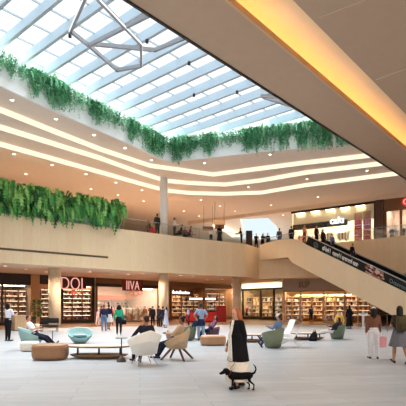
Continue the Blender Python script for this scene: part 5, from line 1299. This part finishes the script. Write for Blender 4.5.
ci = 6
vines(Fl[:ci + 1][:6], 'trailing green plants hanging over the long left edge of the skylight well', 66, 15.2, 2.1, 5, 13.72)
vines(Fl[5:], 'trailing green plants hanging along the far short edge of the skylight well', 84, 15.25, 2.3, 9, 13.30)

# ================================================================ PENDANT LIGHT, SPOTS AND DOWNLIGHTS
ZP = 14.4
e = empty('pendant_light', (*at(120, 40, ZP), ZP), 0, 'large pendant of grey linear bars in joined hexagons under the skylight', 'light')
pc = Vector((*at(120, 40, ZP), ZP)); barm = mat('bar_grey', (150, 154, 160), .4, .03, 4); glow = emis('bar_led', (255, 255, 255), 1.0)
def bars(e, pc, pts, zp, closed=False):
    q = [Vector((*at(px, py, zp), zp)) - pc for px, py in pts]
    for a, b in zip(q, q[1:]):
        bm = nb(); d = (b - a).normalized() * .03; tube(bm, [a - d, b + d], 0, sq=(.13, .18), hint=(0, 0, 1)); o = ob('bar', bm, barm, e)
        s = (b - a).cross(Vector((0, 0, 1))).normalized() * .075
        bm = nb(); tube(bm, [a - s + Vector((0, 0, -.04)), b - s + Vector((0, 0, -.04))], 0, sq=(.012, .08), hint=(0, 0, 1)); ob('diffuser', bm, glow, o)
    return q
q = bars(e, pc, [(86, -4), (70.5, 31), (89, 45.5), (153, 13), (172, -14)], ZP)
q += bars(e, pc, [(92, 44), (155, 50), (191, 35)], ZP + .02)
q += bars(e, pc, [(89, 45.5), (117, 70), (141, 66), (141, 44), (98, -1)], ZP - .02)
for i in (1, 2, 3, 6, 8, 9):
    bm = nb(); tube(bm, [q[i], Vector((q[i].x, q[i].y, 15.85 - ZP))], .008, 5); ob('cable', bm, steel, e)
e = empty('pendant_light', (*at(280, 100, ZP), ZP), 0, 'small grey bar pendant at the right corner of the skylight', 'light')
pc = Vector((*at(280, 100, ZP), ZP)); q = bars(e, pc, [(261, 96), (284, 97)], ZP); q += bars(e, pc, [(263, 97), (298, 108)], ZP + .02)
for i in (0, 1, 2): bm = nb(); tube(bm, [q[i], Vector((q[i].x, q[i].y, 15.85 - ZP))], .008, 5); ob('cable', bm, steel, e)
for k, (px, py, lb) in enumerate(((70, 35.5, 'beside the left corner of the bar pendant'), (147, 41, 'right of the joined bars'), (189, 63, 'in the middle of the rafters'), (194, 95, 'above the far planter'), (237, 92, 'nearest the small bar pendant'))):
    x, y = at(px, py, 15.72); e = empty('spotlight', (x, y, 15.82), 0, 'tiny black spotlight under a white rafter, ' + lb, 'light')
    bm = nb(); lathe(bm, [(.05, -.22), (.09, -.20), (.09, -.04), (.04, 0)], 12); ob('lamp_head', bm, black, e)
    bm = nb(); lathe(bm, [(.02, -.02), (.02, .05)], 8); ob('bracket', bm, black, e)
dl_e = emis('downlight', (255, 238, 206), 5.0)
bm = nb(); lathe(bm, [(.10, -.012), (.10, -.005)], 16, mi=0)
t = bmesh.new(); tube(t, [(.125 * math.cos(a), .125 * math.sin(a), -.008) for a in [2 * PI * k / 20 for k in range(21)]], .022, 6); merge(bm, t, mi=1)
proto = ob('downlight', bm, [dl_e, white])
first = [True]
def down(x, y, z, label, group):
    o = proto if first[0] else proto.copy()
    if not first[0]: C.objects.link(o)
    first[0] = False; o.location = (x, y, z); tag(o, label, 'light', group)
G1 = ('small round downlight in the smooth ceiling band right beside the skylight', 'downlights of the band beside the skylight')
for px, py in ((12, 100), (56, 119), (94, 135), (125, 148), (151.5, 160), (204.5, 163), (270, 154.5)): down(*at(px, py, 13.64), 13.64, *G1)
G2 = ('small round downlight in the wide beige upper ceiling outside the cove steps', 'downlights of the wide upper ceiling')
for px, py in ((14, 154), (52, 165), (26, 174), (86, 174), (116, 182.5), (91, 189), (142, 190), (118, 195), (120, 206), (143.5, 201), (201, 200), (220, 206), (184, 211), (199, 216), (235, 211), (247, 214), (271, 205), (279, 211), (318, 197), (283, 215)): down(*at(px, py, 12.58), 12.58, *G2)
G3 = ('small round downlight in one of the stepped ceiling bands between cove lines', 'downlights of the stepped bands')
for px, py, z in ((248.5, 187, 12.93), (307, 179, 12.93), (367, 170.5, 12.93)): down(*at(px, py, z), z, *G3)
G4 = ('small round downlight in the soffit under the upper floor', 'downlights of the lower soffit')
for px, py in ((5, 266), (26, 269.5), (46, 272), (72, 267), (90, 272), (108, 269), (112, 275), (128, 274.5), (143, 273.5), (180, 275.5), (193, 276), (207, 280), (222, 279.5)): down(*at(px, py, 4.63), 4.63, *G4)

# ================================================================ DAYLIGHT, LAMPS, CAMERA
w = bpy.data.worlds.new('World'); bpy.context.scene.world = w; w.use_nodes = True
nt = w.node_tree; bg = nt.nodes['Background']
tc = nt.nodes.new('ShaderNodeTexCoord'); n = nt.nodes.new('ShaderNodeTexNoise'); n.inputs['Scale'].default_value = 3.2; n.inputs['Detail'].default_value = 5
nt.links.new(tc.outputs['Generated'], n.inputs['Vector'])
rp = nt.nodes.new('ShaderNodeValToRGB'); rp.color_ramp.elements[0].position = .35; rp.color_ramp.elements[1].position = .62
rp.color_ramp.elements[0].color = (.78, .89, .95, 1); rp.color_ramp.elements[1].color = (.97, .99, 1.0, 1)
nt.links.new(n.outputs['Fac'], rp.inputs['Fac']); nt.links.new(rp.outputs['Color'], bg.inputs['Color'])
bg.inputs['Strength'].default_value = SKY
def lamp(kind, name, loc, energy, col, size=.2, rot=(0, 0, 0), sy=None, spot=None):
    l = bpy.data.lights.new(name, kind); l.energy = energy; l.color = tuple(lin(c) for c in col)
    if kind == 'AREA':
        l.size = size
        if sy: l.shape = 'RECTANGLE'; l.size_y = sy
    else: l.shadow_soft_size = size
    if kind == 'SPOT': l.spot_size = R(spot or 100); l.spot_blend = .6
    o = bpy.data.objects.new(name, l); C.objects.link(o); o.location = loc; o.rotation_euler = rot
    return o
WARMC = (255, 224, 194)
sun = bpy.data.lights.new('daylight', 'SUN'); sun.energy = SUN; sun.angle = R(75); sun.color = (.97, .985, 1)
so = bpy.data.objects.new('daylight', sun); C.objects.link(so); so.location = (0, 20, 30); so.rotation_euler = (R(-12), R(4), 0)
k = 0
for px, py in ((14, 154), (26, 174), (86, 174), (118, 195), (143.5, 201), (184, 211), (201, 200), (220, 206), (279, 211), (318, 197)):
    x, y = at(px, py, 12.5); lamp('SPOT', 'downlight_or_fill', (x, y, 12.5), 600, WARMC, .3, spot=150)
for px, py in ((26, 269.5), (72, 267), (108, 269), (143, 273.5), (193, 276), (222, 279.5)):
    x, y = at(px, py, 4.55); lamp('SPOT', 'downlight_or_fill', (x, y, 4.5), 650, WARMC, .2, spot=155)
for x, y in ((-14, -9), (-4, -10), (6, -9), (16, -6), (-18, -2), (8, -3), (16, 4), (22, 12), (26, 22)):
    lamp('SPOT', 'downlight_or_fill', (x, y, 12.4), 2700, (255, 248, 240), .5, spot=150)  # added front fill out of view for floor and people, no fixtures here
cam = bpy.data.cameras.new('Camera'); co = bpy.data.objects.new('Camera', cam); C.objects.link(co)
co.location = (0, 0, EYE); co.rotation_euler = (PI / 2, 0, 0)
cam.sensor_width = 36; cam.lens = 36 * F / 406; cam.shift_y = (HY - 203) / 406; cam.clip_end = 400
sc = bpy.context.scene; sc.camera = co
bake_all()
sc.view_settings.view_transform = 'Standard'; sc.view_settings.look = 'None'; sc.view_settings.gamma = 1; sc.view_settings.exposure = EXPO
try: sc.view_settings.use_curve_mapping = False
except Exception: pass
sc.cycles.use_denoising = True; sc.cycles.max_bounces = 8; sc.cycles.diffuse_bounces = 5; sc.cycles.transparent_max_bounces = 12; sc.cycles.sample_clamp_indirect = 4
